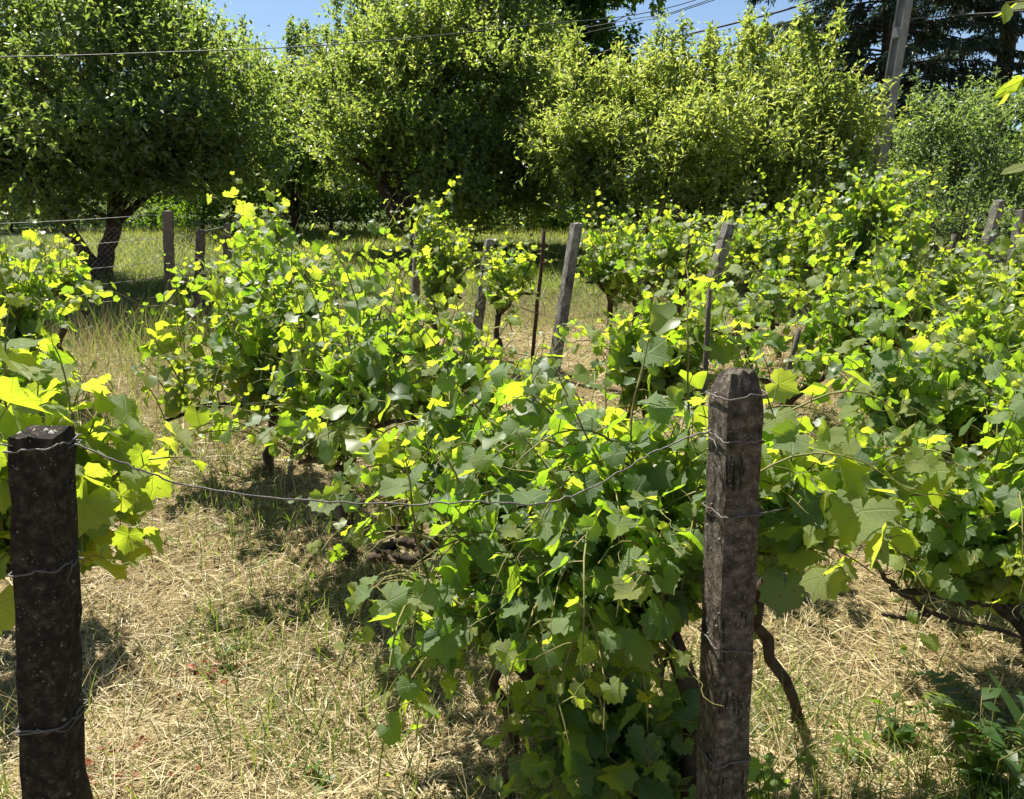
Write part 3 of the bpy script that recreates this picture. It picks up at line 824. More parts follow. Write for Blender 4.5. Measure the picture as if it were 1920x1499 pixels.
tree('fruit_tree', 'broad light green fruit tree with several thin grey stems, left of the utility pole', 'tree', b5,
     [(*b5, gz(*b5)), P(1235, 430, 12.2), P(1250, 390, 12.2)], [P(1215, 440, 12.2), P(1240, 430, 12.2), P(1260, 430, 12.2)],
     BL(12.2, (1130, 280, 105, 0), (1240, 240, 110, .3), (1370, 225, 110, .3), (1490, 225, 115, .2), (1330, 320, 115, -.7), (1200, 350, 85, -.5), (1440, 340, 105, -.4), (1560, 290, 80, 0), (1070, 320, 65, 0), (1290, 180, 60, .8), (1440, 170, 60, .8), (1110, 210, 70, .6), (1100, 385, 55, -.2), (1300, 395, 70, .3), (1420, 405, 75, .3), (1530, 380, 75, 0), (1570, 360, 50, .3), (1040, 250, 70, .5)),
     'tree_light', 1150, 11, .125, .19, 14, FT, spikes=150, spike_h=.6, under=.6, trunk_r=.07)
b4 = XY(1040, 22)
tree('walnut_tree', 'tall dark green tree rising behind the orchard, left of the open sky', 'tree', b4,
     [(*b4, gz(*b4)), P(1040, 300, 22), P(1040, 100, 22)], None,
     BL(22, (1050, 70, 100, 0), (1120, 130, 65, 0), (1000, 10, 120, 0), (1110, 20, 85, 0), (1080, -70, 120, 0), (900, -10, 110, 1), (1060, 200, 90, 0), (960, 200, 110, 0), (1130, 220, 60, 0)),
     'tree_far', 420, 9, .20, .32, 15, 'trees behind the orchard', trunk_r=.22)
b6 = XY(660, 24)
tree('tree', 'slender grey green tree far behind the orchard, left of the dark conifer', 'tree', b6,
     [(*b6, gz(*b6)), P(660, 250, 24), P(650, 100, 24)], None,
     BL(24, (650, 70, 55, 0), (670, 10, 45, 0), (600, 120, 45, 0), (700, 110, 50, 0), (540, 135, 40, 0), (450, 145, 45, 1)),
     'shrub', 300, 8, .17, .25, 16, 'trees behind the orchard', spikes=20, spike_h=.9, trunk_r=.14)
b7 = XY(320, 23)
tree('tree', 'tall light green tree behind the leaning fruit tree, left of the small sky gap', 'tree', b7,
     [(*b7, gz(*b7)), P(300, 300, 20), P(290, 150, 20)], None,
     BL(23, (290, 70, 80, 0), (230, 0, 100, 0), (330, 130, 60, 0), (330, 220, 110, 0), (130, 40, 120, 0), (30, 100, 130, 0)),
     'tree_mid', 420, 9, .15, .30, 17, 'trees behind the orchard', spikes=20, trunk_r=.18)

def shrub(label, px, Y, blobs, mat, dens, k, l, wid, seed, **kw):
    b = XY(px, Y)
    bp = np.array([*b, gz(*b)])
    return tree('shrub', label, 'shrub', b, [tuple(bp), tuple(bp + [0.02, 0, .25]), tuple(bp + [.05, 0, .5])], None, BL(Y, *blobs), mat, dens * 2, k, l * 1.25, wid, seed, 'shrubs around the orchard', trunk_r=.05, **kw)

shrub('large rounded green shrub right of the utility pole under the spruces', 1800, 13.2, [(1790, 300, 95, 0), (1870, 330, 95, 0), (1720, 320, 70, .4), (1850, 240, 60, .3), (1700, 260, 50, .8), (1780, 390, 80, 0), (1940, 280, 90, 0), (1880, 420, 80, 0)], 'shrub', 420, 10, .07, .26, 21, spikes=40)
shrub('low pale green shrub in front of the large shrub, behind the vines', 1750, 10.2, [(1740, 405, 55, 0), (1800, 420, 45, 0), (1700, 430, 35, 0), (1860, 440, 50, .2)], 'shrub_pale', 520, 9, .06, .26, 22, spikes=14, spike_h=.3)
HB = 17.4
shrub('sunlit pale shrub beyond the lawn, between the leaning tree and the bent trunk', 620, HB, [(600, 395, 55, 0), (660, 410, 45, 0), (560, 405, 45, 0), (630, 350, 60, .6)], 'shrub_pale', 260, 9, .09, .26, 23, under=1)
shrub('shady shrub at the far left edge beyond the leaning stem', 20, HB, [(20, 390, 75, 0), (-50, 350, 90, 0), (90, 405, 55, .3), (60, 340, 70, 1)], 'shrub', 240, 9, .09, .26, 24, under=1)
shrub('shady shrub beyond the lawn seen through the fork of the leaning tree', 180, HB, [(180, 400, 55, 0), (250, 400, 55, .3), (140, 360, 60, .8), (220, 350, 70, .8)], 'shrub_pale', 220, 9, .09, .26, 25, under=1)
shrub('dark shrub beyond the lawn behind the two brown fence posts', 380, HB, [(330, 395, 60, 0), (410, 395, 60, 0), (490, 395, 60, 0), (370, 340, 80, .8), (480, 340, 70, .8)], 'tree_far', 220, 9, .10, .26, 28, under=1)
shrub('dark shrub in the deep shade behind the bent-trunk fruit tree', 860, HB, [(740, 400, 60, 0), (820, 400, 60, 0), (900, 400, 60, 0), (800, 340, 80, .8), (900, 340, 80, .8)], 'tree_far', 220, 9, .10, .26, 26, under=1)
shrub('shrub coloured dark to deepen the shaded hollow between the two big fruit trees', 1040, HB, [(980, 400, 60, 0), (1060, 400, 60, 0), (1140, 400, 60, 0), (1010, 340, 80, .8), (1110, 340, 80, .8)], 'tree_far', 220, 9, .10, .26, 29, under=1)  # dark leaf colour stands in for the hollow's shade
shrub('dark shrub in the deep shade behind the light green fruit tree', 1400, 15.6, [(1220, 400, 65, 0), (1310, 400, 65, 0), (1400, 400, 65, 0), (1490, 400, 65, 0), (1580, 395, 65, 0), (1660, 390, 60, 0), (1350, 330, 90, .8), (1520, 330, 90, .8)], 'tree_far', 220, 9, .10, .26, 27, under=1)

def woods():
    r = np.random.default_rng(5)
    blobs = []
    for i in range(34):
        px = -700 + i * 105 + r.uniform(-30, 30)
        y = r.uniform(36, 44)
        for k in range(3):
            py = r.uniform(190, 260) + k * 75 + (60 if 1150 < px < 1950 else 0)
            if px > 1500: py += 40
            rr = r.uniform(70, 110) * mpx(y)
            blobs.append((P(px + r.uniform(-40, 40), py, y), (rr, rr, rr)))
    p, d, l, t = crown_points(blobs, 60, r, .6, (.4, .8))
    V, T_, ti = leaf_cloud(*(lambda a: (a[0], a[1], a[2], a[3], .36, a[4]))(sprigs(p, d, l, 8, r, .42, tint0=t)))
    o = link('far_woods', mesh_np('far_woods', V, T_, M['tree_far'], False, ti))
    tag(o, 'belt of dark woodland far behind the orchard', None, None, 'stuff')
woods()

def conifer(name, label, px, Y, top_h, base_r, seed, n_whorl=26, dens=1.0, gap=.0, low=1.0):
    r = np.random.default_rng(seed)
    bxy = XY(px, Y); b = np.array([*bxy, gz(*bxy)])
    root = empty(name, b, label, 'conifer', 'conifers behind the orchard')
    T = Tubes(); T.add([[0, 0, -.2], [0, 0, top_h * .5], [0, 0, top_h]], [.24, .16, .03], 10)
    link('trunk', T.mesh('trunk', M['bark']), root)
    B = Tubes(); Pp, Dd, Ll, Tt = [], [], [], []
    for w in range(n_whorl):
        f = w / n_whorl
        z = low + (top_h - low) * f
        nb = r.integers(6, 9)
        for j in range(nb):
            a = r.uniform(0, 6.283)
            ln = base_r * (1 - f) ** .8 * r.uniform(.65, 1.15) + .25
            s = np.linspace(0, 1, 7)
            out = np.array([math.cos(a), math.sin(a), 0])
            zz = z + r.uniform(-.2, .2) + ln * (.18 * s - .55 * s ** 2 + .28 * s ** 3)
            q = out * (ln * s)[:, None]; q[:, 2] = zz
            B.add(q, np.linspace(.035, .008, 7) * (1 - .5 * f), 4, False)
            side = np.array([-out[1], out[0], 0])
            n = int(26 * ln * dens)
            t = r.uniform(.18, 1, n)
            c = np.stack([np.interp(t, s, q[:, i]) for i in range(3)], -1)
            lat = r.choice([-1, 1], n)[:, None] * side
            d = nrm(out * .7 + lat * r.uniform(.2, 1.1, (n, 1)) + np.array([0, 0, -.55]) + r.normal(0, .25, (n, 3)))
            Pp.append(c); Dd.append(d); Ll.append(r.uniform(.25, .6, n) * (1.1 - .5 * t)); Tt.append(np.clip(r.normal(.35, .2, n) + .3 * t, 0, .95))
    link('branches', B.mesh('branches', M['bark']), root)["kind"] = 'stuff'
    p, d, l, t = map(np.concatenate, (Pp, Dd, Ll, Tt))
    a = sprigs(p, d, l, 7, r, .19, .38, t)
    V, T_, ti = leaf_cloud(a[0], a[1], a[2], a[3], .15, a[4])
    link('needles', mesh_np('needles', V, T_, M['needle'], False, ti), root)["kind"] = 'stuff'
    return root

conifer('spruce_tree', 'dark spruce behind the utility pole, its drooping boughs left of the pole', 1640, 19, 16, 3.6, 31, 34, 1.1)
conifer('spruce_tree', 'tall dark spruce right of the utility pole, sky glinting through its boughs', 1850, 21, 19, 4.2, 32, 34, .8)
conifer('spruce_tree', 'distant dark conifer tip rising behind the centre fruit tree', 740, 30, 12.5, 1.6, 33, 30)

# ------------------------------------------------------------------ posts and stakes
def post_mesh(name, h, w, d, mat, seed, top='flat', lean=(0, 0), rough=.004, bury=.15, taper=.94, rot=0.0):
    """rectangular post with worn edges, chips and a flat or chamfered head; lean = (dx, dy) at the top"""
    r = np.random.default_rng(seed)
    nseg = 40
    per = [(-1, -1), (-.5, -1), (0, -1), (.5, -1), (1, -1), (1, -.5), (1, 0), (1, .5), (1, 1), (.5, 1), (0, 1), (-.5, 1), (-1, 1), (-1, .5), (-1, 0), (-1, -.5)]
    per = np.array(per, float)
    corner = np.array([abs(a) == 1 and abs(b) == 1 for a, b in per])
    per[corner] *= .965
    V = []
    zs = list(np.linspace(-bury, h, nseg))
    ph = r.uniform(0, 6, 8)
    for z in zs:
        f = z / h
        s = 1 - (1 - taper) * f
        if top == 'point' and z > h - .09: s *= 1 - .36 * ((z - h + .045) / .045) ** 1.3 if z > h - .045 else 1.04
        if top == 'flat' and z > h - .015: s *= .95
        n = r.normal(0, rough, (16, 1))
        chip = np.where(corner, np.maximum(0, np.sin(z * 37 + ph[0]) * np.sin(z * 11 + ph[1]) - .55) * .05, 0)[:, None]
        ring = per * np.array([w / 2, d / 2]) * s * (1 - chip * 2) + n * per
        c, sn = math.cos(rot), math.sin(rot)
        x = ring[:, 0] * c - ring[:, 1] * sn + lean[0] * f; y = ring[:, 0] * sn + ring[:, 1] * c + lean[1] * f
        V.append(np.stack([x, y, np.full(16, z) + (r.normal(0, .004, 16) if z == zs[-1] else 0)], -1))
    V = np.concatenate(V)
    i, j = np.meshgrid(np.arange(nseg - 1), np.arange(16), indexing='ij'); j2 = (j + 1) % 16
    q = np.stack([i * 16 + j, i * 16 + j2, (i + 1) * 16 + j2, (i + 1) * 16 + j], -1).reshape(-1, 4)
    tri = np.concatenate([q[:, [0, 1, 2]], q[:, [0, 2, 3]]])
    top0 = (nseg - 1) * 16
    V = np.concatenate([V, [[lean[0], lean[1], h + (.012 if top == 'flat' else .008)]]])
    cap = np.array([(top0 + k, top0 + (k + 1) % 16, len(V) - 1) for k in range(16)])
    return mesh_np(name, V, np.concatenate([tri, cap]), mat, False)

def wrap(root, z, w, d, lean, h, turns=1.3, r=.0016, rot=0.0, seed=0, slack=.004):
    rr = np.random.default_rng(seed)
    n = int(40 * turns)
    a = np.linspace(0, 2 * np.pi * turns, n)
    cx, cy = np.cos(a), np.sin(a)
    k = 1 / np.maximum(np.abs(cx), np.abs(cy))
    x, y = cx * k * (w / 2 + slack), cy * k * (d / 2 + slack)
    c, s = math.cos(rot), math.sin(rot)
    zz = z + np.cumsum(rr.normal(0, .0022, n)) + .006 * a / 6.28
    f = zz / h
    pts = np.stack([x * c - y * s + lean[0] * f, x * s + y * c + lean[1] * f, zz], -1)
    T = Tubes(); T.add(pts, r, 5)
    e = pts[-1]
    T.add([e, e + [.004, -.012, -.012], e + [-.004, -.014, -.03], e + [.006, -.012, -.05]], r * .8, 4)
    return link('wire_wrap', T.mesh('wire_wrap', M['wire']), root)

def aggregate(root, h, w, d, lean, n, seed, rot=0.0, zmin=.2):
    """pebbles that stand proud of the worn concrete"""
    r = np.random.default_rng(seed)
    V, T_, k = [], [], 0
    oct_v = np.array([[1, 0, 0], [-1, 0, 0], [0, 1, 0], [0, -1, 0], [0, 0, 1], [0, 0, -1.0]])
    oct_f = np.array([[0, 2, 4], [2, 1, 4], [1, 3, 4], [3, 0, 4], [2, 0, 5], [1, 2, 5], [3, 1, 5], [0, 3, 5]])
    for _ in range(n):
        z = r.uniform(zmin, h * .97); f = z / h; u = r.uniform(-.88, .88); side = r.integers(0, 3)
        p = [np.array([u * w / 2, -d / 2 * .985]), np.array([-w / 2 * .985, u * d / 2]), np.array([w / 2 * .985, u * d / 2])][side] * (1 - .06 * f)
        c, s = math.cos(rot), math.sin(rot)
        o = np.array([p[0] * c - p[1] * s + lean[0] * f, p[0] * s + p[1] * c + lean[1] * f, z])
        V.append(oct_v * (.0012 + .0045 * r.random() ** 3) * r.uniform(.6, 1.3, 3) + o); T_.append(oct_f + k); k += 6
    o = link('aggregate', mesh_np('aggregate', np.concatenate(V), np.concatenate(T_), M['pebble'], True), root)
    o["kind"] = 'stuff'

def post(name, label, px_top, py_top, px_bot, py_bot, Y, width, mat, seed, top='flat', depth=None, group='posts of the vineyard', rot=0.0, cat='post', wraps=(), agg=0):
    """stand a post so that its axis runs through two photograph points at distance Y"""
    a, c = at(px_top, py_top, Y), at(px_bot, py_bot, Y)
    dx = (a.x - c.x) / (a.z - c.z)
    g = gz(c.x, Y); bx = c.x + dx * (g - c.z); g = gz(bx, Y)
    h = a.z - g
    root = empty(name, (bx, Y, g), label, cat, group)
    lean = (dx * h, 0)
    depth = depth or width
    shaft = link('shaft', post_mesh('shaft', h, width, depth, mat, seed, top, lean, width * .010, rot=rot), root)
    for i, (py, tr) in enumerate(wraps):
        wz = at(px_top, py, Y).z - g
        wrap(root, wz, width * .97, depth * .97, lean, h, tr, rot=rot, seed=seed + i)
    if agg: aggregate(root, h, width, depth, lean, agg, seed, rot)
    return root, h, lean

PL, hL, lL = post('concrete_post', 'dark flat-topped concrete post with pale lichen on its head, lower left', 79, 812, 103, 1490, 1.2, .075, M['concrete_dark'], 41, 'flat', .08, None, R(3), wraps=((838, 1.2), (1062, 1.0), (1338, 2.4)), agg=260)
# lichen crust on the head of the left post
def lichen(root, h, lean, w):
    r = np.random.default_rng(3)
    V, T_, k = [], [], 0
    for _ in range(16):
        x, y = r.uniform(-.34, .34, 2) * w
        rad = r.uniform(.002, .007); n = 7
        a = np.linspace(0, 6.283, n, endpoint=False)
        ring = np.stack([x + np.cos(a) * rad * r.uniform(.6, 1.2, n), y + np.sin(a) * rad * r.uniform(.6, 1.2, n), np.full(n, h - .002 + .011 * max(0, 1 - 2 * max(abs(x), abs(y)) / w))], -1)
        c = [[x, y, h + .011 * max(0, 1 - 2 * max(abs(x), abs(y)) / w) + r.uniform(.0, .003)]]
        V.append(np.concatenate([ring, c]) + [lean[0], lean[1], 0]); T_.append(np.array([(i, (i + 1) % n, n) for i in range(n)]) + k); k += n + 1
    o = link('lichen', mesh_np('lichen', np.concatenate(V), np.concatenate(T_), M['lichen'], True), root)
    o["kind"] = 'stuff'
lichen(PL, hL, lL, .09)
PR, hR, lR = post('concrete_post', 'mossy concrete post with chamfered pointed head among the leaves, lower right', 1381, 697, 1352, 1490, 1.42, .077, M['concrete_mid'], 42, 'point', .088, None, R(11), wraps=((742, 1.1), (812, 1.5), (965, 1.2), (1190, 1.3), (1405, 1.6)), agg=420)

GP = 'grey leaning posts in the far vine rows'
post('concrete_post', 'short square grey post beside the two-spired vine', 785, 425, 778, 560, 8.0, .082, M['concrete'], 43, group=GP, rot=R(20))
post('concrete_post', 'grey post with pale rounded cap, left of the yellowish vine', 918, 450, 893, 630, 7.2, .082, M['concrete'], 44, 'flat', group=GP, rot=R(20))
post('concrete_post', 'tall leaning pale grey post standing in the dry grass clearing', 1081, 420, 1042, 670, 6.2, .082, M['concrete'], 45, group=GP, rot=R(25), agg=60)
post('concrete_post', 'strongly leaning grey post with loose wire around its head', 1368, 421, 1338, 520, 6.0, .082, M['concrete'], 46, group=GP, rot=R(22), wraps=((445, 2.2),))
post('concrete_post', 'grey post top half hidden inside the tall spire vine', 1562, 470, 1548, 520, 6.9, .082, M['concrete'], 47, group=GP, rot=R(20))
post('concrete_post', 'left post of the twin leaning pair under the large shrub', 1874, 377, 1838, 500, 7.2, .082, M['concrete'], 48, group=GP, rot=R(20), wraps=((455, 1.6),))
post('concrete_post', 'strut post crossing behind the left one of the twin pair', 1858, 440, 1866, 505, 7.25, .085, M['concrete'], 49, group=GP, rot=R(20))
post('concrete_post', 'right post of the twin leaning pair at the edge of the photo', 1916, 395, 1902, 480, 7.0, .082, M['concrete'], 50, group=GP, rot=R(20), wraps=((450, 1.6),))

def stake(name, label, a, b, Y, rad, mat, cat='stake'):
    A, B = at(*a, Y), at(*b, Y)
    dx = (A.x - B.x) / (A.z - B.z); g = gz(B.x, Y); bx = B.x + dx * (g - B.z)
    r = np.random.default_rng(int(a[0]))
    n = 12; s = np.linspace(0, 1, n)[:, None]
    lo = np.array([bx, Y, g - .1]); hi = np.array(A)
    q = lo * (1 - s) + hi * s + r.normal(0, rad * .35, (n, 3)); q -= np.array([bx, Y, g])
    T = Tubes(); T.add(q, rad * (1 + r.uniform(-.08, .08, n)), 7)
    o = link(name, T.mesh(name, mat), None, (bx, Y, g))
    return tag(o, label, cat, 'thin stakes in the vine rows')

stake('metal_rod', 'thin rusty rod left of the tall leaning pale post', (1021, 434), (1000, 640), 6.4, .016, M['rust'])
stake('metal_rod', 'thin rusty rod among yellow leaves left of the wire-topped post', (1296, 440), (1268, 620), 6.3, .013, M['rust'])
stake('wooden_stake', 'dark crooked stake rising just behind the pointed post', (1331, 545), (1320, 720), 3.3, .011, M['wood'])
stake('wooden_stake', 'dark stake slanting out of the sparse vine right of the pointed post', (1497, 618), (1466, 750), 4.0, .014, M['wood'])
stake('wooden_stake', 'short brown stake by the low pale shrub', (1790, 440), (1784, 480), 8.2, .025, M['wood'])
stake('wooden_stake', 'thin dark stake beside the forked vine trunk', (562, 690), (545, 850), 4.1, .013, M['wood'])

# ------------------------------------------------------------------ wires
def sag_wire(name, label, pts, rad, mat, cat='wire', group=None, sub=8, barbs=0, seed=0, jit=.0):
    pts = np.array([np.array(p) for p in pts])
    n = len(pts); s = np.linspace(0, n - 1, (n - 1) * sub + 1)
    def cat_rom(s):
        i = np.clip(s.astype(int), 0, n - 2); t = (s - i)[:, None]
        p0, p1, p2, p3 = pts[np.maximum(i - 1, 0)], pts[i], pts[i + 1], pts[np.minimum(i + 2, n - 1)]
        return .5 * ((2 * p1) + (-p0 + p2) * t + (2 * p0 - 5 * p1 + 4 * p2 - p3) * t ** 2 + (-p0 + 3 * p1 - 3 * p2 + p3) * t ** 3)
    q = cat_rom(s)
    r = np.random.default_rng(seed)
    if jit: q[1:-1] += r.normal(0, jit, (len(q) - 2, 3))
    o0 = q[0].copy()
    T = Tubes(); T.add(q - o0, rad, 5)
    o = link(name, T.mesh(name, mat), None, o0)
    return tag(o, label, cat, group)

sag_wire('trellis_wire', 'slack twisted wire sagging between the two near concrete posts',
         [P(140, 833, 1.16), P(240, 872, 1.17), P(360, 912, 1.2), P(560, 937, 1.24), P(770, 945, 1.28), P(900, 940, 1.3), P(1010, 944, 1.32), P(1110, 915, 1.34), P(1200, 862, 1.36), P(1270, 828, 1.37), P(1333, 806, 1.37)], .0016, M['wire'], 'wire', None, 8, 0, 1, .0013)
sag_wire('trellis_wire', 'thin wire bit running left out of frame from the flat-topped post', [P(-60, 824, 1.2), P(-10, 832, 1.18), P(24, 836, 1.16)], .0014, M['wire'])
sag_wire('trellis_wire', 'thin wire running back from the pointed post through the leaves on its right', [P(1415, 965, 1.42), P(1600, 935, 2.1), P(1760, 938, 2.6), P(1960, 930, 3.3)], .0015, M['wire'])
sag_wire('trellis_wire', 'bright loose wire across the dry grass by the tall leaning post', [P(930, 560, 6.8), P(1000, 585, 6.4), P(1060, 600, 6.15), P(1180, 640, 5.8)], .003, M['wire'])
sag_wire('trellis_wire', 'bright slack wires arching over brush right of the wire-topped post', [P(1345, 500, 5.9), P(1410, 508, 5.9), P(1470, 520, 5.9), P(1500, 545, 5.9)], .003, M['wire'])
sag_wire('trellis_wire', 'slanting wire between the twin leaning posts', [P(1880, 385, 7.1), P(1935, 420, 6.95), P(1990, 450, 6.9)], .003, M['wire'])

# wire fence along the lane on the left
fb = XY(318, 8.5)
fence = empty('wire_fence', (fb[0], fb[1], gz(*fb)), 'old wire fence with two upright brown posts below the leaning fruit tree', 'fence')
def fence_post(px_t, py_t, px_b, Y, w, seed):
    a = at(px_t, py_t, Y); bx, by = XY(px_b, Y); g = gz(bx, by); h = a.z - g
    o = link('post', post_mesh('post', h, w, w, M['wood'], seed, 'flat', (a.x - bx, 0), .003, rot=R(16)), fence)
    o.location = Vector((bx, by, g)) - fence.location
    return np.array([bx, by, g]), np.array([a.x, by, a.z])
fpA = fence_post(315, 397, 321, 8.5, .105, 61)
fpB = fence_post(376, 432, 372, 8.9, .10, 62)
fpC = fence_post(428, 420, 424, 9.1, .10, 63)
fpD = fence_post(-230, 420, -226, 7.4, .10, 64)
chain_pts = [fpD, fpA, fpB, fpC]
off = np.array(fence.location)
for k, f in enumerate((.98, .80, .62, .50, .34, .16)):
    pts = [lo * (1 - f) + hi * f + np.array([0, -.06, 0]) for lo, hi in chain_pts]
    q = []
    for a, c in zip(pts[:-1], pts[1:]):
        for s in np.linspace(0, 1, 9)[:-1]:
            e = a * (1 - s) + c * s; e[2] -= .035 * np.linalg.norm(c - a) * 4 * s * (1 - s) * (.5 + .3 * k % 1.0) * .6
            q.append(e - off)
    q.append(pts[-1] - off)
    T = Tubes(); T.add(q, .0028, 4); link('wire', T.mesh('wire', M['wire']), fence)
T = Tubes()                                                   # diamond netting
for a, c in zip(chain_pts[:-1], chain_pts[1:]):
    ln = np.linalg.norm(c[0] - a[0]); n = int(ln / .06)
    for i in range(-22, n):
        for sg in (0, 1):
            u0, u1 = i / n, (i + 20) / n
            v0, v1 = (0, .9) if sg == 0 else (.9, 0)
            if u0 < 0: v0 += (v1 - v0) * (0 - u0) / (u1 - u0); u0 = 0
            if u1 > 1: v1 -= (v1 - v0) * (u1 - 1) / (u1 - u0); u1 = 1
            if u1 <= u0: continue
            pp = []
            for u, v in ((u0, v0), (u1, v1)):
                lo = a[0] * (1 - u) + c[0] * u; hi = a[1] * (1 - u) + c[1] * u
                pp.append(lo * (1 - v) + hi * v - off + [0, .02, 0])
            T.add(pp, .0011, 3, False)
link('netting', T.mesh('netting', M['wire']), fence)["kind"] = 'stuff'

# ------------------------------------------------------------------ utility pole and cables
def utility_pole():
    Y = 13.0
    top_px = (1722, -150); A = at(*top_px, Y); B = at(1638, 363, Y)
    dx = (A.x - B.x) / (A.z - B.z); g = gz(B.x, Y); bx = B.x + dx * (g - B.z)
    H = A.z - g
    root = empty('utility_pole', (bx, Y, g), 'leaning grey concrete utility pole with recessed slots in its side', 'utility pole')
    lean = dx * H
    rot = R(38)
    w0, w1 = .235, .20; d0, d1 = .165, .14
    # H-section shaft: two wide faces, recessed sides crossed by bridges
    def sect(f, dep):
        w = (w0 + (w1 - w0) * f) / 2; d = (d0 + (d1 - d0) * f) / 2
        e = .30 * d
        p = [(-w, -d), (w, -d), (w, -d + e), (w - dep, -d + e + dep * .15), (w - dep, d - e - dep * .15), (w, d - e), (w, d), (-w, d), (-w, d - e), (-w + dep, d - e - dep * .15), (-w + dep, -d + e + dep * .15), (-w, -d + e)]
        return np.array(p)
    zs, deps = [-.3], [0.0]
    z = .4
    while z < H - .3:
        for dz, dp in ((0, .0), (.03, .055), (.62, .055), (.65, 0.0)):
            zs.append(z + dz); deps.append(dp)
        z += .80
    zs.append(H); deps.append(0.0)
    c, s = math.cos(rot), math.sin(rot)
    V = []
    for z, dp in zip(zs, deps):
        q = sect(z / H, dp)
        V.append(np.stack([q[:, 0] * c - q[:, 1] * s + lean * z / H, q[:, 0] * s + q[:, 1] * c, np.full(12, z)], -1))
    n = len(zs); V = np.concatenate(V)
    i, j = np.meshgrid(np.arange(n - 1), np.arange(12), indexing='ij'); j2 = (j + 1) % 12
    q = np.stack([i * 12 + j, i * 12 + j2, (i + 1) * 12 + j2, (i + 1) * 12 + j], -1).reshape(-1, 4)
    t0 = (n - 1) * 12
    V = np.concatenate([V, [[lean, 0, H]]])
    cap = [(t0 + k, t0 + (k + 1) % 12, len(V) - 1, len(V) - 1) for k in range(12)]
    tri = np.concatenate([q[:, [0, 1, 2]], q[:, [0, 2, 3]], np.array(cap)[:, :3]])
    link('shaft', mesh_np('shaft', V, tri, M['pole']), root)
    # cross-arm, insulators at the head (just above the frame)
    T = Tubes(); T.add([[lean - .6, 0, H - .25], [lean + .6, 0, H - .25]], .035, 6); link('cross_arm', T.mesh('cross_arm', M['rust']), root)
    for x in (-.5, 0, .5):
        T = Tubes(); T.add([[lean + x, 0, H - .22], [lean + x, 0, H - .16], [lean + x, 0, H - .13], [lean + x, 0, H - .06]], [.03, .045, .03, .04], 8)
        link('insulator', T.mesh('insulator', M['pebble']), root)
    # step irons
    for k in range(6):
        z = 1.2 + k * .8; T = Tubes()
        a = np.array([lean * z / H + c * .115, s * .115, z]); T.add([a, a + np.array([c, s, 0]) * .06], .010, 5)
        link('step_iron', T.mesh('step_iron', M['wire']), root)
    return (bx + lean, Y, g + H)
ptop = np.array(utility_pole())
CB = 'overhead cables of the utility pole'
sag_wire('overhead_cable', 'long overhead cable crossing the tree tops to the far left', [P(-500, 108, 7.6), P(0, 107, 8.6), P(320, 98, 9.3), P(640, 83, 10.1), P(973, 50, 11.2), P(1280, 8, 12.2), tuple(ptop + [-.5, 0, -.06])], .0065, M['cable'], 'cable', CB)
sag_wire('overhead_cable', 'thin overhead cable just below the long one, entering the tall dark tree', [P(850, 90, 21), P(1010, 67, 18.5), P(1193, 35, 16), P(1280, 17, 15), tuple(ptop + [0, 0, -.06])], .008, M['cable'], 'cable', CB)
sag_wire('overhead_cable', 'thin overhead cable splitting away under its twin before the sky', [P(960, 100, 21), P(1100, 62, 18.5), P(1200, 40, 16.2), P(1280, 20, 15), tuple(ptop + [0.1, 0, -.12])], .007, M['cable'], 'cable', CB)
sag_wire('overhead_cable', 'thick dark twisted cable slanting down across the open sky', [P(950, 140, 26), P(1053, 113, 21), P(1207, 83, 17.8), P(1280, 67, 16.4), P(1400, 38, 14.8), P(1527, 0, 13.6), tuple(ptop + [.5, 0, -.3])], .018, M['cable'], 'cable', CB)
sag_wire('overhead_cable', 'pale service wire running right from the side of the pole', [P(1704, 36, 12.9), P(1800, 28, 12.4), P(1920, 20, 11.8), P(2200, -10, 10.5)], .009, M['wire'], 'cable', CB)

# ------------------------------------------------------------------ overhanging young tree at the right edge
def edge_tree():
    b = np.array([1.62, 1.55, gz(1.62, 1.55)])
    root = empty('young_tree', b, 'overhanging twigs with big oval light leaves at the top right corner', 'tree')
    T = Tubes(); T.add(np.array([[0, 0, -.1], [.02, .1, .8], [0, .2, 1.5], [-.02, .3, 2.2]]), [.035, .03, .025, .012], 8)
    link('trunk', T.mesh('trunk', M['bark']), root)
    r = np.random.default_rng(9)
    v = np.array([[0, 0, 0], [.16, .25, .03], [.22, .5, .035], [.14, .8, .01], [0, 1, -.06], [-.14, .8, .01], [-.22, .5, .035], [-.16, .25, .03], [0, .5, 0]])
    f = [(8, k, (k + 1) % 8) for k in range(8)]
    lm = mesh_np('oval_leaf', v, np.array(f), M['leaf_young'], True, None, v[:, :2] * .6)
    S = Tubes()
    for (px, py, Y, n) in ((1895, 150, 1.9, 12), (1885, 6, 1.9, 5), (1925, 310, 1.9, 5), (1945, 200, 2.0, 9)):
        e = np.array(P(px, py, Y)) - b
        st = np.array([0, .25, max(1.0, e[2] - .12)])
        s = np.linspace(0, 1, 7)[:, None]
        q = st * (1 - s) + e * s + np.array([0, 0, .05]) * np.sin(s * np.pi)
        S.add(q, np.linspace(.006, .002, 7), 5, False)
        for k in range(n):
            o = bpy.data.objects.new('leaf', lm)
            m = nrm(np.array([-.5, -.1, -.35]) + r.normal(0, .5, 3)); nn = np.array([.2, -.9, .25]) + r.normal(0, .4, 3)
            fr = frames(m[None], nn[None])[0] * r.uniform(.055, .085)
            mw = np.eye(4); mw[:3, :3] = fr; mw[:3, 3] = q[-1] + (q[-2] - q[-1]) * r.uniform(0, 1.6)
            o.parent = root; o.matrix_local = Matrix(mw.tolist()); COL.objects.link(o)
    link('twig', S.mesh('twig', M['cane']), root)
edge_tree()

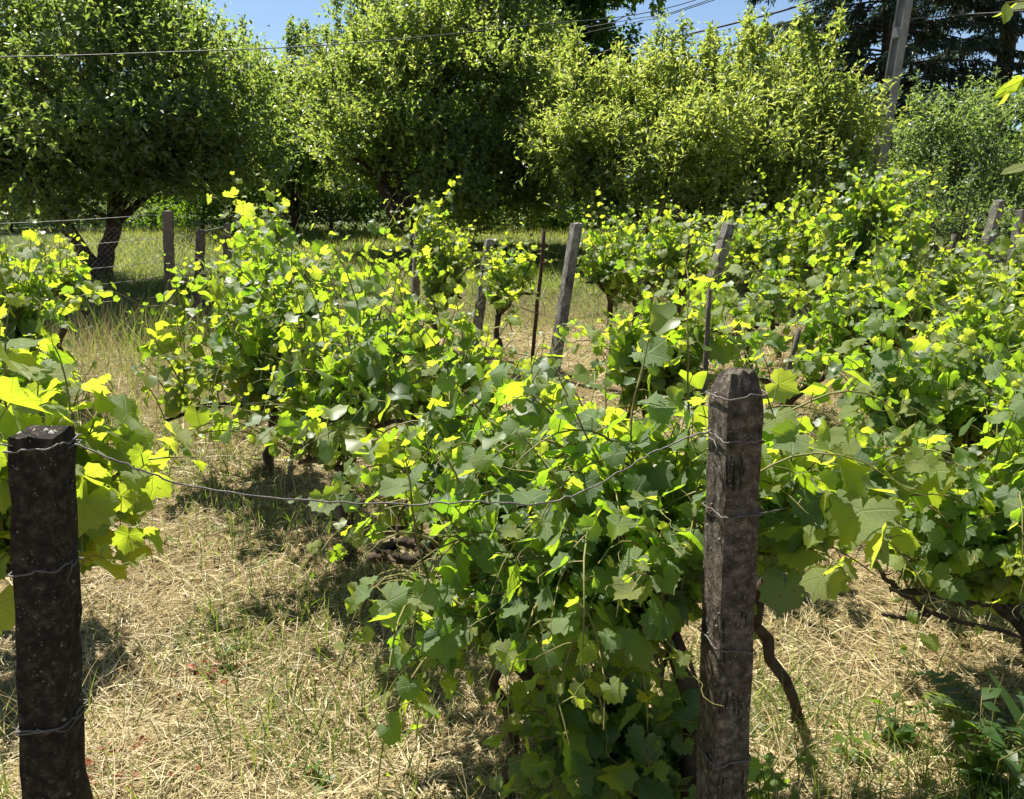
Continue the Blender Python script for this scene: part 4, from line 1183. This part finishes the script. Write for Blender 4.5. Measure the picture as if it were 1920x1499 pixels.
# ------------------------------------------------------------------ weeds, fern, strap leaf, litter
def weed(label, px, Y, n, h, leaf, seed, mat='weed', wid=.3, stalk='cane', parts=True, cat='weed'):
    r = np.random.default_rng(seed)
    bx, by = XY(px, Y); b = np.array([bx, by, gz(bx, by)])
    root = empty('weed', b, label, cat, 'wild weeds between the vines')
    S = Tubes()
    v = np.array([[0, 0, 0], [wid, .4, .08], [0, 1, -.15], [-wid, .4, .08], [0, .45, 0]]); f = np.array([(4, 0, 1), (4, 1, 2), (4, 2, 3), (4, 3, 0)])
    lm = mesh_np('weed_leaf', v, f, M[mat], True)
    for i in range(n):
        d = nrm(np.array([r.normal(0, .35), r.normal(0, .35), 1])); hh = h * r.uniform(.6, 1.15)
        q = np.array([d * hh * s + np.array([0, 0, -.02]) + r.normal(0, .02, 3) * s for s in np.linspace(0, 1, 6)])
        S.add(q, np.linspace(.004, .0015, 6), 4, False)
        for c in range(max(4, int(hh / .05))):
            s = r.uniform(.15, 1); p = np.array([np.interp(s, np.linspace(0, 1, 6), q[:, k]) for k in range(3)])
            a = r.uniform(0, 6.28); m = np.array([math.cos(a), math.sin(a), r.uniform(-.1, .6)])
            fr = frames(m[None], np.array([[0, 0, 1.0]]) + r.normal(0, .3, (1, 3)))[0] * leaf * r.uniform(.6, 1.2)
            mw = np.eye(4); mw[:3, :3] = fr; mw[:3, 3] = p
            o = bpy.data.objects.new('leaf', lm); o.parent = root; o.matrix_local = Matrix(mw.tolist()); COL.objects.link(o)
    link('stalks', S.mesh('stalks', M[stalk]), root)["kind"] = 'stuff'
weed('leafy green weed at the foot of the pointed post', 1460, 1.85, 7, .22, .075, 71)
weed('small leafy weed in the straw near the bottom edge, left of the vines', 605, 2.02, 4, .12, .05, 72)
weed('leafy weed in shade below the trailing vine, bottom centre', 1090, 1.85, 6, .18, .08, 73)
weed('tall thin weed with dry brown stalks between fence and middle row', 520, 7.6, 16, .95, .07, 74, 'weed', .3, 'drycane')
weed('small weed seedling in the sunny straw right of the pointed post', 1600, 2.1, 3, .12, .05, 75)
weed('bushy weed with red-brown stalks below the utility pole', 1665, 8.0, 10, .85, .07, 76, 'shrub', .3, 'drycane')
weed('low weed on sunny straw right of the flat-topped post', 420, 2.6, 4, .10, .045, 77)

weed('dark leafy undergrowth added to darken the bottom right corner beside the strap leaves', 1850, 1.95, 14, .30, .085, 78, 'tree_far')  # added weed, its dark leaves fill the corner where shade falls
weed('straggly dark weed added for shade between the fern and the pointed post', 1690, 2.2, 7, .16, .06, 79, 'tree_far')  # also added, dark leaf colour carries the corner shade further left

def fern():
    b0 = XY(1850, 2.3); b = np.array([*b0, gz(*b0)])
    root = empty('fern', b, 'small dark fern below the bare curved branch, bottom right', 'fern')
    r = np.random.default_rng(4)
    for k in range(6):
        a = 2.2 + k * .75 + r.normal(0, .3); fl = r.uniform(.2, .36); d = np.array([math.cos(a), math.sin(a), 0])
        V, T_, n0 = [], [], 0
        for i in range(20):
            s = .12 + .88 * i / 20
            c = d * fl * s + np.array([0, 0, fl * s - fl * .9 * s * s]) + r.normal(0, .004, 3)
            ln = .085 * math.sin(min(1, s * 1.25) * np.pi * .8 + .25) * (1.08 - s) * 1.6 * r.uniform(.6, 1.1)
            for sg in (-1, 1):
                sd = np.array([-d[1], d[0], 0]) * sg * ln + d * ln * .3
                w = d * .007
                V += [c - w, c + sd * .5 + w * .9 + [0, 0, .006], c + sd + [0, 0, -.01], c + w]
                T_ += [(n0, n0 + 1, n0 + 2), (n0, n0 + 3, n0 + 1)]; n0 += 4
        link('frond', mesh_np('frond', np.array(V), np.array(T_), M['tree_dark'], False), root)
fern()

def strap():
    b0 = XY(1990, 1.9); b = np.array([*b0, gz(*b0)])
    root = empty('strap_leaf_plant', b, 'dark plant with long pointed strap leaves, bottom right corner', 'plant')
    r = np.random.default_rng(6)
    for k, (az, ln, cv) in enumerate(((2.0, .42, .30), (1.6, .38, .4), (2.6, .26, .5), (.9, .35, .5), (1.2, .3, .4))):
        d = np.array([math.cos(az), math.sin(az), 0]); sd = np.array([-d[1], d[0], 0])
        V, T_ = [], []
        for i in range(10):
            s = i / 9
            c = d * ln * .62 * s + np.array([0, 0, ln * (1.0 * s - cv * s * s)])
            w = .028 * (1 - s ** 2.2) + .001
            V += [c - sd * w + [0, 0, .008], c, c + sd * w + [0, 0, .008]]
            if i: a = 3 * (i - 1); T_ += [(a, a + 1, a + 4), (a, a + 4, a + 3), (a + 1, a + 2, a + 5), (a + 1, a + 5, a + 4)]
        link('leaf', mesh_np('strap_leaf', np.array(V), np.array(T_), M['tree_far'], True), root)
strap()

def litter():
    r = np.random.default_rng(8)
    pts = []
    for (px, py, n, sd) in ((190, 1440, 26, .07), (370, 1265, 14, .07), (400, 1250, 8, .05), (250, 1490, 14, .08), (600, 1250, 3, .05)):
        Y = 2.5
        for _ in range(12):
            q = at(px, py, Y); Y += (q.z - gz(q.x, Y)) * 1.2
        pts.append(np.stack([q.x + r.normal(0, sd, n), Y + r.normal(0, sd, n)], -1))
    p = np.concatenate(pts); n = len(p)
    pos = np.stack([p[:, 0], p[:, 1], ground_z(p[:, 0], p[:, 1]) + .014], -1)
    a = r.uniform(0, 6.28, n)
    V, T_, ti = leaf_cloud(pos, np.stack([np.cos(a), np.sin(a), r.normal(0, .2, n)], -1), np.array([0, 0, 1.0]) + r.normal(0, .35, (n, 3)), r.uniform(.02, .045, n), .34, r.random(n))
    tag(link('red_leaf_litter', mesh_np('red_leaf_litter', V, T_, M['red_leaf'], False, ti)), 'scattered dead red leaves on the straw by the flat-topped post', None, None, 'stuff')
    n = 2600
    pp = fan(n, 1.6, 7)
    pp[:, 2] += .01
    a = r.uniform(0, 6.28, n)
    V, T_, ti = leaf_cloud(pp, np.stack([np.cos(a), np.sin(a), r.normal(0, .25, n)], -1), np.array([0, 0, 1.0]) + r.normal(0, .4, (n, 3)), r.uniform(.012, .04, n), .34, r.random(n))
    tag(link('dead_leaf_litter', mesh_np('dead_leaf_litter', V, T_, M['straw'], False, ti)), 'dry broken leaves strewn in the straw', None, None, 'stuff')
litter()

def poppy(px, py, Y, label):
    a = at(px, py, Y); bz = gz(a.x, Y)
    root = empty('poppy', (a.x, Y, bz), label, 'flower')
    T = Tubes(); h = a.z - bz
    T.add([[0, 0, -.02], [.01, 0, h * .6], [0, 0, h]], .003, 4); link('stem', T.mesh('stem', M['cane']), root)
    for k in range(4):
        an = k * 1.57; d = np.array([math.cos(an), math.sin(an), 0]); s = np.array([-d[1], d[0], 0])
        V = np.array([[0, 0, h], d * .03 + s * .03 + [0, 0, h + .02], d * .045 + [0, 0, h + .025], d * .03 - s * .03 + [0, 0, h + .02]])
        link('petal', mesh_np('petal', V, np.array([(0, 1, 2), (0, 2, 3)]), M['poppy']), root)
poppy(606, 463, 8.6, 'single red poppy behind the dry weeds near the lawn')
